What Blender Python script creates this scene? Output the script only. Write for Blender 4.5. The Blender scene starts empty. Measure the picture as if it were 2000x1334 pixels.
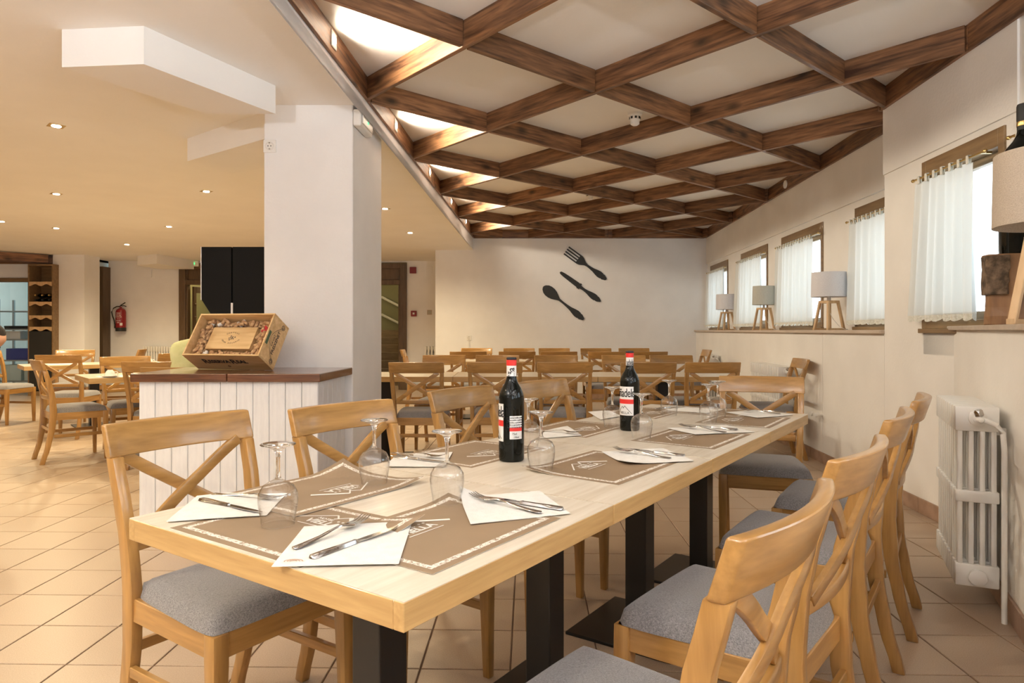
import bpy, bmesh, math, random
from mathutils import Vector, Matrix, Euler
random.seed(7)
sc = bpy.context.scene
COL = sc.collection
PI = math.pi
# ---------------------------------------------------------------- camera, world, sun, exposure
EYE = 1.15                       # eye height
F = 1344.0                       # focal length for a frame 2000 px wide
HOR = 645.0                      # row of the horizon in the 2000x1334 frame
cd = bpy.data.cameras.new('camera'); cam = bpy.data.objects.new('camera', cd); COL.objects.link(cam)
cd.sensor_width = 36; cd.lens = F / 2000 * 36
cam.location = (0, 0, EYE); cam.rotation_euler = (PI / 2, 0, 0)
cd.shift_y = (HOR - 667) / 2000.0
cd.clip_start = 0.05; cd.clip_end = 200
sc.camera = cam
w = bpy.data.worlds.new('world'); sc.world = w; w.use_nodes = True
bg = w.node_tree.nodes['Background']; bg.inputs[0].default_value = (0.80, 0.91, 1.0, 1); bg.inputs[1].default_value = 2.8
sd = bpy.data.lights.new('sun', 'SUN'); sd.energy = 0.0; sd.angle = 0.3
sc.view_settings.view_transform = 'Standard'; sc.view_settings.look = 'None'
sc.view_settings.exposure = 0.9; sc.view_settings.gamma = 1.0; sc.view_settings.use_curve_mapping = False
sc.cycles.max_bounces = 10; sc.cycles.diffuse_bounces = 6; sc.cycles.transparent_max_bounces = 24
sc.cycles.transmission_bounces = 8; sc.cycles.glossy_bounces = 4
sc.cycles.caustics_reflective = False; sc.cycles.caustics_refractive = False
sc.cycles.sample_clamp_indirect = 6.0
DOWN_W = 66.0      # watts of each ceiling downlight
SPOT_W = 48.0       # watts of each square spot in the beam lattice
WARM = (1.0, 0.81, 0.50)

def P(px, py, z=0.75):
    """point at height z that stands at this place of the photograph"""
    y = F * (EYE - z) / (py - HOR)
    return Vector(((px - 1000) / F * y, y, z))
def PY(px, py, y):
    return Vector(((px - 1000) / F * y, y, EYE - (py - HOR) / F * y))

# ---------------------------------------------------------------- materials
def mat(name, color=(.8, .8, .8), rough=.5, metal=0, **kw):
    m = bpy.data.materials.new(name); m.use_nodes = True
    b = m.node_tree.nodes['Principled BSDF']
    b.inputs['Base Color'].default_value = (*color, 1); b.inputs['Roughness'].default_value = rough
    b.inputs['Metallic'].default_value = metal
    for k, v in kw.items(): b.inputs[k.replace('_', ' ')].default_value = v
    return m
def N(m, t, **kw):
    n = m.node_tree.nodes.new(t)
    for k, v in kw.items(): setattr(n, k, v)
    return n
def L(m, a, b): m.node_tree.links.new(a, b)
def ramp(m, stops):
    r = N(m, 'ShaderNodeValToRGB'); e = r.color_ramp.elements
    e[0].position = stops[0][0]; e[0].color = (*stops[0][1], 1)
    e[1].position = stops[-1][0]; e[1].color = (*stops[-1][1], 1)
    for p, c in stops[1:-1]:
        x = e.new(p); x.color = (*c, 1)
    return r
def bump(m, src, strength, dist=.01):
    b = N(m, 'ShaderNodeBump'); b.inputs['Strength'].default_value = strength; b.inputs['Distance'].default_value = dist
    L(m, src, b.inputs['Height']); L(m, b.outputs[0], m.node_tree.nodes['Principled BSDF'].inputs['Normal'])
def noise_mat(name, c1, c2, scale, rough=.6, bs=0, detail=4, bscale=None, vec=(1, 1, 1), metal=0, lo=.35, hi=.65, **kw):
    m = mat(name, c1, rough, metal, **kw); b = m.node_tree.nodes['Principled BSDF']
    tc = N(m, 'ShaderNodeTexCoord'); mp = N(m, 'ShaderNodeMapping'); mp.inputs['Scale'].default_value = vec
    L(m, tc.outputs['Object'], mp.inputs[0])
    n = N(m, 'ShaderNodeTexNoise'); n.inputs['Scale'].default_value = scale; n.inputs['Detail'].default_value = detail
    L(m, mp.outputs[0], n.inputs['Vector'])
    r = ramp(m, [(lo, c1), (hi, c2)]); L(m, n.outputs['Fac'], r.inputs[0]); L(m, r.outputs[0], b.inputs['Base Color'])
    if bs:
        n2 = N(m, 'ShaderNodeTexNoise'); n2.inputs['Scale'].default_value = bscale or scale; n2.inputs['Detail'].default_value = 3
        L(m, mp.outputs[0], n2.inputs['Vector']); bump(m, n2.outputs['Fac'], bs)
    return m
def wood(name, dark, light, axis='X', scale=9, stretch=14, rough=.35, coat=0, bs=.05, contrast=(.3, .7), knots=0, rnd=.12):
    """grain that runs along one local axis, shifted for each object"""
    m = mat(name, light, rough); b = m.node_tree.nodes['Principled BSDF']
    b.inputs['Coat Weight'].default_value = coat; b.inputs['Coat Roughness'].default_value = .12
    tc = N(m, 'ShaderNodeTexCoord'); oi = N(m, 'ShaderNodeObjectInfo')
    ml = N(m, 'ShaderNodeMath', operation='MULTIPLY'); ml.inputs[1].default_value = 31.0; L(m, oi.outputs['Random'], ml.inputs[0])
    ad = N(m, 'ShaderNodeVectorMath', operation='ADD'); L(m, tc.outputs['Object'], ad.inputs[0]); L(m, ml.outputs[0], ad.inputs[1])
    mp = N(m, 'ShaderNodeMapping')
    mp.inputs['Scale'].default_value = tuple(1.0 if a == axis else stretch for a in 'XYZ')
    L(m, ad.outputs[0], mp.inputs[0])
    n = N(m, 'ShaderNodeTexNoise'); n.inputs['Scale'].default_value = scale * .35; n.inputs['Detail'].default_value = 5; n.inputs['Distortion'].default_value = .6
    L(m, mp.outputs[0], n.inputs['Vector'])
    n3 = N(m, 'ShaderNodeTexNoise'); n3.inputs['Scale'].default_value = scale; n3.inputs['Detail'].default_value = 8
    L(m, mp.outputs[0], n3.inputs['Vector'])
    mx = N(m, 'ShaderNodeMix'); mx.data_type = 'FLOAT'; mx.inputs[0].default_value = .4
    L(m, n.outputs['Fac'], mx.inputs[2]); L(m, n3.outputs['Fac'], mx.inputs[3])
    src = mx.outputs[0]
    r = ramp(m, [(contrast[0], dark), (contrast[1], light)]); L(m, src, r.inputs[0])
    out = r.outputs[0]
    if knots:
        m2 = N(m, 'ShaderNodeMapping'); m2.inputs['Scale'].default_value = tuple(3.0 if a == axis else 7.0 for a in 'XYZ')
        L(m, ad.outputs[0], m2.inputs[0])
        v = N(m, 'ShaderNodeTexVoronoi'); v.inputs['Scale'].default_value = 1.0; L(m, m2.outputs[0], v.inputs['Vector'])
        kr = ramp(m, [(.06, (.10, .10, .10)), (.26, (1, 1, 1))]); L(m, v.outputs['Distance'], kr.inputs[0])
        mm = N(m, 'ShaderNodeMix'); mm.data_type = 'RGBA'; mm.blend_type = 'MULTIPLY'; mm.inputs[0].default_value = knots
        L(m, out, mm.inputs[6]); L(m, kr.outputs[0], mm.inputs[7]); out = mm.outputs[2]
    hs = N(m, 'ShaderNodeHueSaturation'); mr = N(m, 'ShaderNodeMapRange'); mr.inputs[3].default_value = 1 - rnd; mr.inputs[4].default_value = 1 + rnd
    L(m, oi.outputs['Random'], mr.inputs[0]); L(m, mr.outputs[0], hs.inputs['Value']); L(m, out, hs.inputs['Color'])
    L(m, hs.outputs[0], b.inputs['Base Color'])
    if bs: bump(m, src, bs)
    return m
def emis(name, c, s):
    m = mat(name, c, .5); b = m.node_tree.nodes['Principled BSDF']
    b.inputs['Emission Color'].default_value = (*c, 1); b.inputs['Emission Strength'].default_value = s
    return m
def thin_glass(name, tint=(1, 1, 1), ior=1.45, rough=.0, p=4.0):
    m = bpy.data.materials.new(name); m.use_nodes = True; nt = m.node_tree; nt.nodes.clear()
    o = N(m, 'ShaderNodeOutputMaterial'); mx = N(m, 'ShaderNodeMixShader'); t = N(m, 'ShaderNodeBsdfTransparent'); g = N(m, 'ShaderNodeBsdfGlossy')
    lw = N(m, 'ShaderNodeLayerWeight'); lw.inputs['Blend'].default_value = .5; p5 = N(m, 'ShaderNodeMath', operation='POWER'); p5.inputs[1].default_value = p
    L(m, lw.outputs['Facing'], p5.inputs[0]); fr = N(m, 'ShaderNodeMath', operation='MULTIPLY_ADD'); r0 = ((ior - 1) / (ior + 1)) ** 2; fr.inputs[1].default_value = 1 - r0; fr.inputs[2].default_value = r0; L(m, p5.outputs[0], fr.inputs[0]); t.inputs[0].default_value = (*tint, 1); g.inputs['Roughness'].default_value = rough
    L(m, fr.outputs[0], mx.inputs[0]); L(m, t.outputs[0], mx.inputs[1]); L(m, g.outputs[0], mx.inputs[2]); L(m, mx.outputs[0], o.inputs[0])
    return m
M = {}
M['wall'] = noise_mat('plaster_white', (.82, .815, .81), (.86, .855, .85), 3, .85, .12, bscale=60)
M['wall_cream'] = noise_mat('plaster_cream', (.82, .79, .74), (.86, .83, .78), 3, .85, .12, bscale=60)
M['ceil'] = noise_mat('ceiling_plaster', (.85, .84, .82), (.88, .87, .85), 2, .9, .08, bscale=40)
M['white'] = mat('white_paint', (.86, .86, .87), .45)
M['panel_white'] = noise_mat('panel_white', (.74, .75, .78), (.82, .83, .85), 6, .5, .15, vec=(6, 6, 1), bscale=30)
M['beech_x'] = wood('beech_along_x', (.27, .135, .036), (.49, .27, .083), 'X', 7, 12, .28, .5, .02)
M['beech_y'] = wood('beech_along_y', (.27, .135, .036), (.49, .27, .083), 'Y', 7, 12, .28, .5, .02)
M['beech_z'] = wood('beech_along_z', (.27, .135, .036), (.49, .27, .083), 'Z', 7, 12, .28, .5, .02)
M['edge_x'] = wood('table_edge_x', (.40, .24, .085), (.60, .39, .165), 'X', 8, 16, .4, .1, .02, rnd=.05)
M['edge_y'] = wood('table_edge_y', (.40, .24, .085), (.60, .39, .165), 'Y', 8, 16, .4, .1, .02, rnd=.05)
M['laminate'] = wood('pale_laminate', (.56, .475, .36), (.74, .68, .58), 'X', 7, 12, .30, .15, .01, rnd=.03)
M['beam'] = wood('stained_pine', (.055, .021, .009), (.33, .16, .07), 'X', 6, 13, .5, .1, .15, (.36, .66), knots=.9, rnd=.2)
M['dark_wood'] = wood('dark_door_wood', (.07, .04, .018), (.15, .09, .042), 'Z', 7, 10, .45, .1, .05)
M['frame_wood'] = wood('window_frame_wood', (.15, .085, .035), (.29, .18, .08), 'X', 7, 10, .45, .1, .05)
M['counter_wood'] = wood('counter_board_wood', (.05, .017, .008), (.20, .075, .03), 'X', 7, 14, .25, .6, .1)
M['crate_wood'] = wood('crate_pine', (.50, .30, .12), (.76, .54, .28), 'X', 5, 10, .55, 0, .05, rnd=.06)
M['shelf_wood'] = wood('shelf_board', (.45, .36, .28), (.60, .50, .40), 'Y', 6, 10, .5, 0, .04)
M['lamp_wood'] = wood('lamp_pine', (.50, .31, .15), (.68, .47, .26), 'Z', 7, 12, .5, 0, .03)
M['log'] = wood('split_log_wood', (.10, .045, .018), (.38, .20, .085), 'Z', 5, 5, .6, .1, .3, (.35, .65), knots=.8)
M['bark'] = noise_mat('bark', (.055, .035, .02), (.20, .135, .085), 30, .9, .9, bscale=50)
M['black'] = mat('black_metal', (.012, .012, .013), .32)
M['black_matte'] = mat('black_matte', (.018, .018, .017), .6)
M['tv_black'] = mat('tv_plastic', (.008, .008, .008), .6, Specular_IOR_Level=.15)
M['silhouette'] = mat('cutlery_silhouette_black', (.022, .024, .024), .55)
M['tile'] = None
M['chrome'] = mat('steel', (.50, .48, .46), .14, 1)
M['brass'] = mat('brass', (.6, .42, .16), .3, 1)
M['rad'] = mat('radiator_enamel', (.80, .79, .76), .3, Coat_Weight=.3)
M['glass'] = thin_glass('clear_glass', (.995, .995, .995), 1.6, p=3.2)
M['pane'] = thin_glass('window_glass', (.96, .98, .98), 1.3)
M['bottle'] = mat('bottle_glass', (.003, .004, .003), .05, Specular_IOR_Level=.3)
M['label'] = mat('label_white', (.78, .78, .78), .5)
M['red'] = mat('label_red', (.72, .03, .025), .45)
M['ink'] = mat('ink_black', (.015, .015, .018), .6)
M['print_white'] = mat('print_white', (.78, .75, .70), .6)
M['napkin'] = noise_mat('paper_napkin', (.68, .66, .62), (.74, .72, .68), 40, .9, .15, bscale=300)
M['cork'] = noise_mat('cork', (.36, .20, .10), (.60, .40, .22), 60, .9, .4)
M['cork_white'] = mat('cork_white', (.80, .78, .76), .6)
M['cork_red'] = mat('cork_red', (.50, .03, .04), .5)
M['shade_white'] = noise_mat('lampshade_white', (.66, .64, .67), (.74, .73, .75), 200, .9, .2)
M['shade_linen'] = noise_mat('lampshade_linen', (.46, .38, .30), (.62, .53, .43), 220, .9, .4, vec=(1, 1, 4))
M['shade_grey'] = noise_mat('lampshade_grey', (.45, .45, .40), (.55, .55, .50), 200, .9, .2)
M['ext_red'] = mat('extinguisher_red', (.26, .010, .016), .3)
M['skirting'] = noise_mat('skirting_tile', (.32, .20, .135), (.42, .275, .19), 12, .4, .05)
M['shirt'] = noise_mat('green_shirt', (.46, .47, .24), (.56, .57, .33), 12, .9, .1)
M['dark_cloth'] = mat('dark_cloth', (.03, .028, .03), .8)
M['skin'] = mat('skin', (.55, .31, .21), .55, Subsurface_Weight=.1)
M['hair'] = noise_mat('dark_hair', (.006, .004, .004), (.016, .010, .008), 60, .85, .5, vec=(1, 1, .2))
M['lens'] = emis('lamp_lens', (1.0, .86, .62), 26)
M['ceramic'] = mat('ceramic_white', (.82, .80, .76), .2, Coat_Weight=.5)
M['plastic'] = mat('white_plastic', (.80, .79, .76), .35)
M['green_led'] = emis('green_pictogram', (.05, .9, .25), 1.2)
M['alarm_red'] = mat('alarm_red', (.22, .015, .02), .4)
M['stainless'] = mat('stainless', (.42, .44, .45), .3, .9)
M['olive'] = mat('stair_wall', (.22, .21, .115), .8)
M['stair'] = wood('stair_wood', (.13, .09, .05), (.26, .18, .10), 'X', 6, 8, .5, 0, .03)
M['kitchen'] = mat('kitchen_wall', (.62, .74, .74), .5)
M['blue_plastic'] = mat('blue_plastic', (.06, .08, .35), .4)
M['green_label'] = mat('stamp_green', (.08, .13, .07), .7)

def m_tile():
    m = mat('floor_tile', (.5, .33, .24), .32); b = m.node_tree.nodes['Principled BSDF']
    tc = N(m, 'ShaderNodeTexCoord'); oi = N(m, 'ShaderNodeObjectInfo')
    n = N(m, 'ShaderNodeTexNoise'); n.inputs['Scale'].default_value = 260; n.inputs['Detail'].default_value = 2
    g = N(m, 'ShaderNodeNewGeometry'); L(m, g.outputs['Position'], n.inputs['Vector'])
    n2 = N(m, 'ShaderNodeTexNoise'); n2.inputs['Scale'].default_value = 3.0; n2.inputs['Detail'].default_value = 4; L(m, g.outputs['Position'], n2.inputs['Vector'])
    r = ramp(m, [(.35, (.41, .305, .215)), (.65, (.49, .375, .27))]); L(m, n.outputs['Fac'], r.inputs[0])
    r2 = ramp(m, [(.3, (.95, .94, .93)), (.7, (1.02, 1.02, 1.02))]); L(m, n2.outputs['Fac'], r2.inputs[0])
    mm = N(m, 'ShaderNodeMix'); mm.data_type = 'RGBA'; mm.blend_type = 'MULTIPLY'; mm.inputs[0].default_value = 1
    L(m, r.outputs[0], mm.inputs[6]); L(m, r2.outputs[0], mm.inputs[7])
    hs = N(m, 'ShaderNodeHueSaturation'); mr = N(m, 'ShaderNodeMapRange'); mr.inputs[3].default_value = .96; mr.inputs[4].default_value = 1.04
    L(m, oi.outputs['Random'], mr.inputs[0]); L(m, mr.outputs[0], hs.inputs['Value']); L(m, mm.outputs[2], hs.inputs['Color'])
    L(m, hs.outputs[0], b.inputs['Base Color'])
    r3 = ramp(m, [(.3, (.33, .33, .33)), (.7, (.38, .38, .38))]); L(m, n2.outputs['Fac'], r3.inputs[0]); L(m, r3.outputs[0], b.inputs['Roughness'])
    return m
M['tile'] = m_tile()
M['grout'] = mat('grout', (.20, .125, .085), .9)
def m_fabric(name, c1, c2):
    m = mat(name, c1, .95); b = m.node_tree.nodes['Principled BSDF']; b.inputs['Sheen Weight'].default_value = .25
    tc = N(m, 'ShaderNodeTexCoord'); res = []
    for v in ((1300, 190, 190), (190, 1300, 190)):
        mp = N(m, 'ShaderNodeMapping'); mp.inputs['Scale'].default_value = v; L(m, tc.outputs['Object'], mp.inputs[0])
        n = N(m, 'ShaderNodeTexNoise'); n.inputs['Scale'].default_value = 1.0; n.inputs['Detail'].default_value = 3; L(m, mp.outputs[0], n.inputs['Vector']); res.append(n)
    ad = N(m, 'ShaderNodeMath', operation='ADD'); L(m, res[0].outputs['Fac'], ad.inputs[0]); L(m, res[1].outputs['Fac'], ad.inputs[1])
    dv = N(m, 'ShaderNodeMath', operation='MULTIPLY'); dv.inputs[1].default_value = .5; L(m, ad.outputs[0], dv.inputs[0])
    r = ramp(m, [(.38, c1), (.62, c2)]); L(m, dv.outputs[0], r.inputs[0]); L(m, r.outputs[0], b.inputs['Base Color'])
    bump(m, dv.outputs[0], .35, .003)
    return m
M['fabric'] = m_fabric('grey_woven_fabric', (.115, .11, .115), (.31, .295, .295))
def m_curtain():
    m = bpy.data.materials.new('sheer_curtain'); m.use_nodes = True; m.node_tree.nodes.clear()
    o = N(m, 'ShaderNodeOutputMaterial'); a = N(m, 'ShaderNodeMixShader'); bb = N(m, 'ShaderNodeMixShader')
    d = N(m, 'ShaderNodeBsdfDiffuse'); t = N(m, 'ShaderNodeBsdfTranslucent'); tr = N(m, 'ShaderNodeBsdfTransparent')
    d.inputs[0].default_value = (.79, .82, .81, 1); t.inputs[0].default_value = (.79, .84, .83, 1)
    a.inputs[0].default_value = .13; bb.inputs[0].default_value = .045
    L(m, d.outputs[0], a.inputs[1]); L(m, t.outputs[0], a.inputs[2]); L(m, a.outputs[0], bb.inputs[1]); L(m, tr.outputs[0], bb.inputs[2]); L(m, bb.outputs[0], o.inputs[0])
    return m
M['curtain'] = m_curtain()
M['lace'] = noise_mat('curtain_lace', (.70, .68, .58), (.82, .81, .74), 80, .9, .6)
def m_mat():
    """brown paper placemat with a printed scroll border; local x = width .41, y = depth .31"""
    m = mat('placemat_paper', (.2, .13, .08), .5); b = m.node_tree.nodes['Principled BSDF']
    tc = N(m, 'ShaderNodeTexCoord'); sx = N(m, 'ShaderNodeSeparateXYZ'); L(m, tc.outputs['Object'], sx.inputs[0])
    def math2(op, a, bv):
        n = N(m, 'ShaderNodeMath', operation=op)
        for i, v in enumerate((a, bv)):
            if v is None: continue
            if isinstance(v, (int, float)): n.inputs[i].default_value = v
            else: L(m, v, n.inputs[i])
        return n.outputs[0]
    ax = math2('ABSOLUTE', sx.outputs[0], None); ay = math2('ABSOLUTE', sx.outputs[1], None)
    dx = math2('SUBTRACT', .205, ax); dy = math2('SUBTRACT', .155, ay)
    dd = math2('MINIMUM', dx, dy)                        # distance to the border of the sheet
    band = math2('MULTIPLY', math2('GREATER_THAN', dd, .017), math2('LESS_THAN', dd, .030))
    w_ = N(m, 'ShaderNodeTexNoise'); w_.inputs['Scale'].default_value = 190; w_.inputs['Detail'].default_value = 1; w_.inputs['Distortion'].default_value = 1.5
    L(m, tc.outputs['Object'], w_.inputs['Vector'])
    sq = math2('GREATER_THAN', w_.outputs['Fac'], .47)
    v = N(m, 'ShaderNodeTexVoronoi'); v.feature = 'DISTANCE_TO_EDGE'; v.inputs['Scale'].default_value = 75; L(m, tc.outputs['Object'], v.inputs['Vector'])
    vs = math2('LESS_THAN', v.outputs['Distance'], .10)
    fac = math2('MULTIPLY', band, math2('MAXIMUM', math2('MULTIPLY', sq, .75), vs))
    mx = N(m, 'ShaderNodeMix'); mx.data_type = 'RGBA'
    n2 = N(m, 'ShaderNodeTexNoise'); n2.inputs['Scale'].default_value = 6; L(m, tc.outputs['Object'], n2.inputs['Vector'])
    r = ramp(m, [(.3, (.235, .160, .095)), (.7, (.275, .190, .115))]); L(m, n2.outputs['Fac'], r.inputs[0])
    L(m, fac, mx.inputs[0]); L(m, r.outputs[0], mx.inputs[6]); mx.inputs[7].default_value = (.74, .69, .62, 1)
    L(m, mx.outputs[2], b.inputs['Base Color'])
    return m
M['mat'] = m_mat()

# ---------------------------------------------------------------- mesh helpers
class MB:
    def __init__(s): s.v = []; s.f = []; s.mi = []
    def add(s, vs, fs, Mx=None, mi=0):
        k = len(s.v)
        for v in vs:
            v = Vector(v); s.v.append(Mx @ v if Mx is not None else v)
        for f in fs: s.f.append([i + k for i in f]); s.mi.append(mi)
        return s
    def box(s, x0, x1, y0, y1, z0, z1, Mx=None, mi=0):
        vs = [(x, y, z) for z in (z0, z1) for y in (y0, y1) for x in (x0, x1)]
        return s.add(vs, [(0, 2, 3, 1), (4, 5, 7, 6), (0, 1, 5, 4), (2, 6, 7, 3), (0, 4, 6, 2), (1, 3, 7, 5)], Mx, mi)
    def prism(s, poly, z0, z1, Mx=None, mi=0):
        n = len(poly); a = sum(poly[i][0] * poly[(i + 1) % n][1] - poly[(i + 1) % n][0] * poly[i][1] for i in range(n))
        if a < 0: poly = poly[::-1]
        vs = [(p[0], p[1], z0) for p in poly] + [(p[0], p[1], z1) for p in poly]
        fs = [tuple(range(n))[::-1], tuple(range(n, 2 * n))] + [(i, (i + 1) % n, (i + 1) % n + n, i + n) for i in range(n)]
        return s.add(vs, fs, Mx, mi)
    def lathe(s, prof, n=24, Mx=None, mi=0, a0=0, a1=2 * PI):
        full = abs(a1 - a0 - 2 * PI) < 1e-6; k = n if full else n + 1
        vs = [(r * math.cos(a0 + (a1 - a0) * i / n), r * math.sin(a0 + (a1 - a0) * i / n), z) for r, z in prof for i in range(k)]
        fs = []
        for j in range(len(prof) - 1):
            for i in range(n):
                i2 = (i + 1) % k
                fs.append((j * k + i, j * k + i2, (j + 1) * k + i2, (j + 1) * k + i))
        if full:
            if prof[0][0] > 1e-5: fs.append(tuple(range(n))[::-1])
            if prof[-1][0] > 1e-5: fs.append(tuple((len(prof) - 1) * n + i for i in range(n)))
        return s.add(vs, fs, Mx, mi)
    def shell(s, prof, n=24, Mx=None, mi=0):      # lathe without caps
        vs = [(r * math.cos(2 * PI * i / n), r * math.sin(2 * PI * i / n), z) for r, z in prof for i in range(n)]
        fs = [(j * n + i, j * n + (i + 1) % n, (j + 1) * n + (i + 1) % n, (j + 1) * n + i) for j in range(len(prof) - 1) for i in range(n)]
        return s.add(vs, fs, Mx, mi)
    def tube(s, pts, r, n=8, mi=0, Mx=None):
        pts = [Vector(p) for p in pts]; rs = r if isinstance(r, (list, tuple)) else [r] * len(pts); vs = []
        for i, p in enumerate(pts):
            d = (pts[min(i + 1, len(pts) - 1)] - pts[max(i - 1, 0)]).normalized()
            up = Vector((0, 0, 1)) if abs(d.z) < .9 else Vector((1, 0, 0))
            a = d.cross(up).normalized(); b = d.cross(a)
            for k in range(n):
                t = 2 * PI * k / n; vs.append(p + (a * math.cos(t) + b * math.sin(t)) * rs[i])
        fs = [(i * n + k, i * n + (k + 1) % n, (i + 1) * n + (k + 1) % n, (i + 1) * n + k) for i in range(len(pts) - 1) for k in range(n)]
        fs += [tuple(range(n)), tuple((len(pts) - 1) * n + k for k in range(n))[::-1]]
        return s.add(vs, fs, Mx, mi)
    def rings(s, rings, Mx=None, mi=0, closed=True):   # sections given as equal lists of points
        n = len(rings[0]); vs = [p for r in rings for p in r]
        fs = [(i * n + k, i * n + (k + 1) % n, (i + 1) * n + (k + 1) % n, (i + 1) * n + k) for i in range(len(rings) - 1) for k in range(n)]
        if closed: fs += [tuple(range(n))[::-1], tuple((len(rings) - 1) * n + k for k in range(n))]
        return s.add(vs, fs, Mx, mi)
    def mesh(s, name, mats, bevel=0, seg=2, smooth=False, angle=.6):
        me = bpy.data.meshes.new(name); bm = bmesh.new()
        bv = [bm.verts.new(v) for v in s.v]
        for f, mi in zip(s.f, s.mi):
            try: fc = bm.faces.new([bv[i] for i in f]); fc.material_index = mi
            except ValueError: pass
        bmesh.ops.recalc_face_normals(bm, faces=bm.faces)
        if bevel:
            es = [e for e in bm.edges if len(e.link_faces) == 2 and e.calc_face_angle(0) > .5]
            bmesh.ops.bevel(bm, geom=es, offset=bevel, segments=seg, profile=.5, affect='EDGES', clamp_overlap=True)
        if smooth:
            for f in bm.faces: f.smooth = True
            for e in bm.edges:
                if len(e.link_faces) == 2 and e.calc_face_angle(0) > angle: e.smooth = False
        bm.to_mesh(me); bm.free()
        for m in (mats if isinstance(mats, (list, tuple)) else [mats]): me.materials.append(m)
        return me
def link(name, me, parent=None, loc=None, rot=None, **props):
    o = bpy.data.objects.new(name, me); COL.objects.link(o)
    if parent: o.parent = parent
    if loc is not None: o.location = loc
    if rot is not None: o.rotation_euler = rot
    for k, v in props.items(): o[k] = v
    return o
def obj(name, mb, mats, parent=None, bevel=0, smooth=False, seg=2, loc=None, rot=None, angle=.6, **props):
    return link(name, mb.mesh(name, mats, bevel, seg, smooth, angle), parent, loc, rot, **props)
def thing(name, label, cat, loc=(0, 0, 0), rz=0, group=None, kind=None, rot=None):
    o = bpy.data.objects.new(name, None); COL.objects.link(o); o.empty_display_size = .1
    o.location = loc; o.rotation_euler = rot or (0, 0, rz)
    if label: o['label'] = label; o['category'] = cat
    if group: o['group'] = group
    if kind: o['kind'] = kind
    return o
def struct(name, mb, m, parent=None, bevel=0, **k):
    o = obj(name, mb, m, parent, bevel, **k)
    if not parent: o['kind'] = 'structure'
    return o
def copy_tree(o, parent=None):
    c = o.copy(); COL.objects.link(c); c.parent = parent
    for ch in [x for x in KIDS.get(o.name, [])]: copy_tree(ch, c)
    return c
KIDS = {}
def remember(o):
    KIDS[o.name] = list(o.children)
    for c in o.children: remember(c)
def face_rot(fx, fy): return math.atan2(-fx, fy)
def TR(x=0, y=0, z=0, rx=0, ry=0, rz=0): return Matrix.Translation((x, y, z)) @ Euler((rx, ry, rz)).to_matrix().to_4x4()
def text_mb(body, size, extrude=.0004, align='CENTER', offset=0, sx=1.0, spacing=1.0):
    cu = bpy.data.curves.new('t', 'FONT'); cu.body = body; cu.size = size; cu.extrude = extrude; cu.align_x = align; cu.align_y = 'CENTER'
    cu.offset = offset; cu.resolution_u = 3; cu.space_character = spacing
    o = bpy.data.objects.new('t', cu); COL.objects.link(o); dg = bpy.context.evaluated_depsgraph_get()
    me = bpy.data.meshes.new_from_object(o.evaluated_get(dg)); mb = MB()
    mb.add([(v.co.x * sx, v.co.y, v.co.z) for v in me.vertices], [tuple(p.vertices) for p in me.polygons])
    bpy.data.objects.remove(o); bpy.data.curves.remove(cu); bpy.data.meshes.remove(me)
    return mb
def put(dst, src, Mx, mi=0): dst.add([v for v in src.v], src.f, Mx, mi)
def wrap(mb, r, a0):       # bend a flat text (x right, y up) round the z axis
    mb.v = [Vector(((r + v.z) * math.cos(a0 + v.x / r), (r + v.z) * math.sin(a0 + v.x / r), v.y)) for v in mb.v]; return mb
def stroke(mb, a, b, wd, z0=0, z1=.0004, Mx=None, mi=0):
    a = Vector(a); b = Vector(b); d = (b - a).normalized(); n = Vector((-d.y, d.x)) * wd / 2
    mb.prism([a + n, a - n, b - n, b + n], z0, z1, Mx, mi)
# ================================================================ SETTING
def LW(y): return 2.55 + .07 * (y - 4.0)            # face of the lower right wall and of the near right wall
def UW(y): return 2.93 + .055 * (y - 5.4)           # face of the recessed window wall
def LE(y): return -.99 + .048 * (y - 4.6)           # edge between the lattice ceiling and the low ceiling
def CZ(y): return 2.645 - .0215 * (y - 4.6) if y < 11.5 else 2.49
BACK = 11.5; HALL = 13.3; TOPZ = 2.83; BEAMZ = 2.685; FRONT = -4.0; LEFT = -11.0

# floor: bed of grout and the tiles laid on it
fl = obj('floor', MB().box(LEFT, 3.6, FRONT, HALL + 4, -.08, -.004), M['grout']); fl['kind'] = 'structure'
TP, TG, TA = .306, .006, math.radians(1.4)
tb = MB(); h_ = (TP - TG) / 2
tb.add([(-h_, -h_, -.012), (h_, -h_, -.012), (h_, h_, -.012), (-h_, h_, -.012), (-h_, -h_, -.0015), (h_, -h_, -.0015), (h_, h_, -.0015), (-h_, h_, -.0015),
        (-h_ + .002, -h_ + .002, 0), (h_ - .002, -h_ + .002, 0), (h_ - .002, h_ - .002, 0), (-h_ + .002, h_ - .002, 0)],
       [(3, 2, 1, 0), (0, 1, 5, 4), (1, 2, 6, 5), (2, 3, 7, 6), (3, 0, 4, 7), (4, 5, 9, 8), (5, 6, 10, 9), (6, 7, 11, 10), (7, 4, 8, 11), (8, 9, 10, 11)])
tmesh = tb.mesh('tile', M['tile'])
cells = []
ca, sa = math.cos(TA), math.sin(TA)
for i in range(-45, 20):
    for j in range(-18, 55):
        u, v = (i + .5) * TP, (j + .5) * TP
        x, y = -1.52 + u * ca - v * sa * -1 - .0, 2.98 + v * ca - u * sa
        x = -1.52 + u * ca + v * sa; y = 2.98 - u * sa + v * ca
        lim = (LW(y) if y > 4 else 2.56 + (y - 4.02) * .466) + .19
        if x < LEFT or x > lim - .02 or y > HALL + 3.5 or y < FRONT: continue
        if y > BACK + .1 and x > -1.2: continue
        vis = y > 2.05 and abs(x) < .80 * y
        cells.append((0 if vis else 1, math.hypot(x, y), x, y))
cells.sort(); rest = MB()
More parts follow.
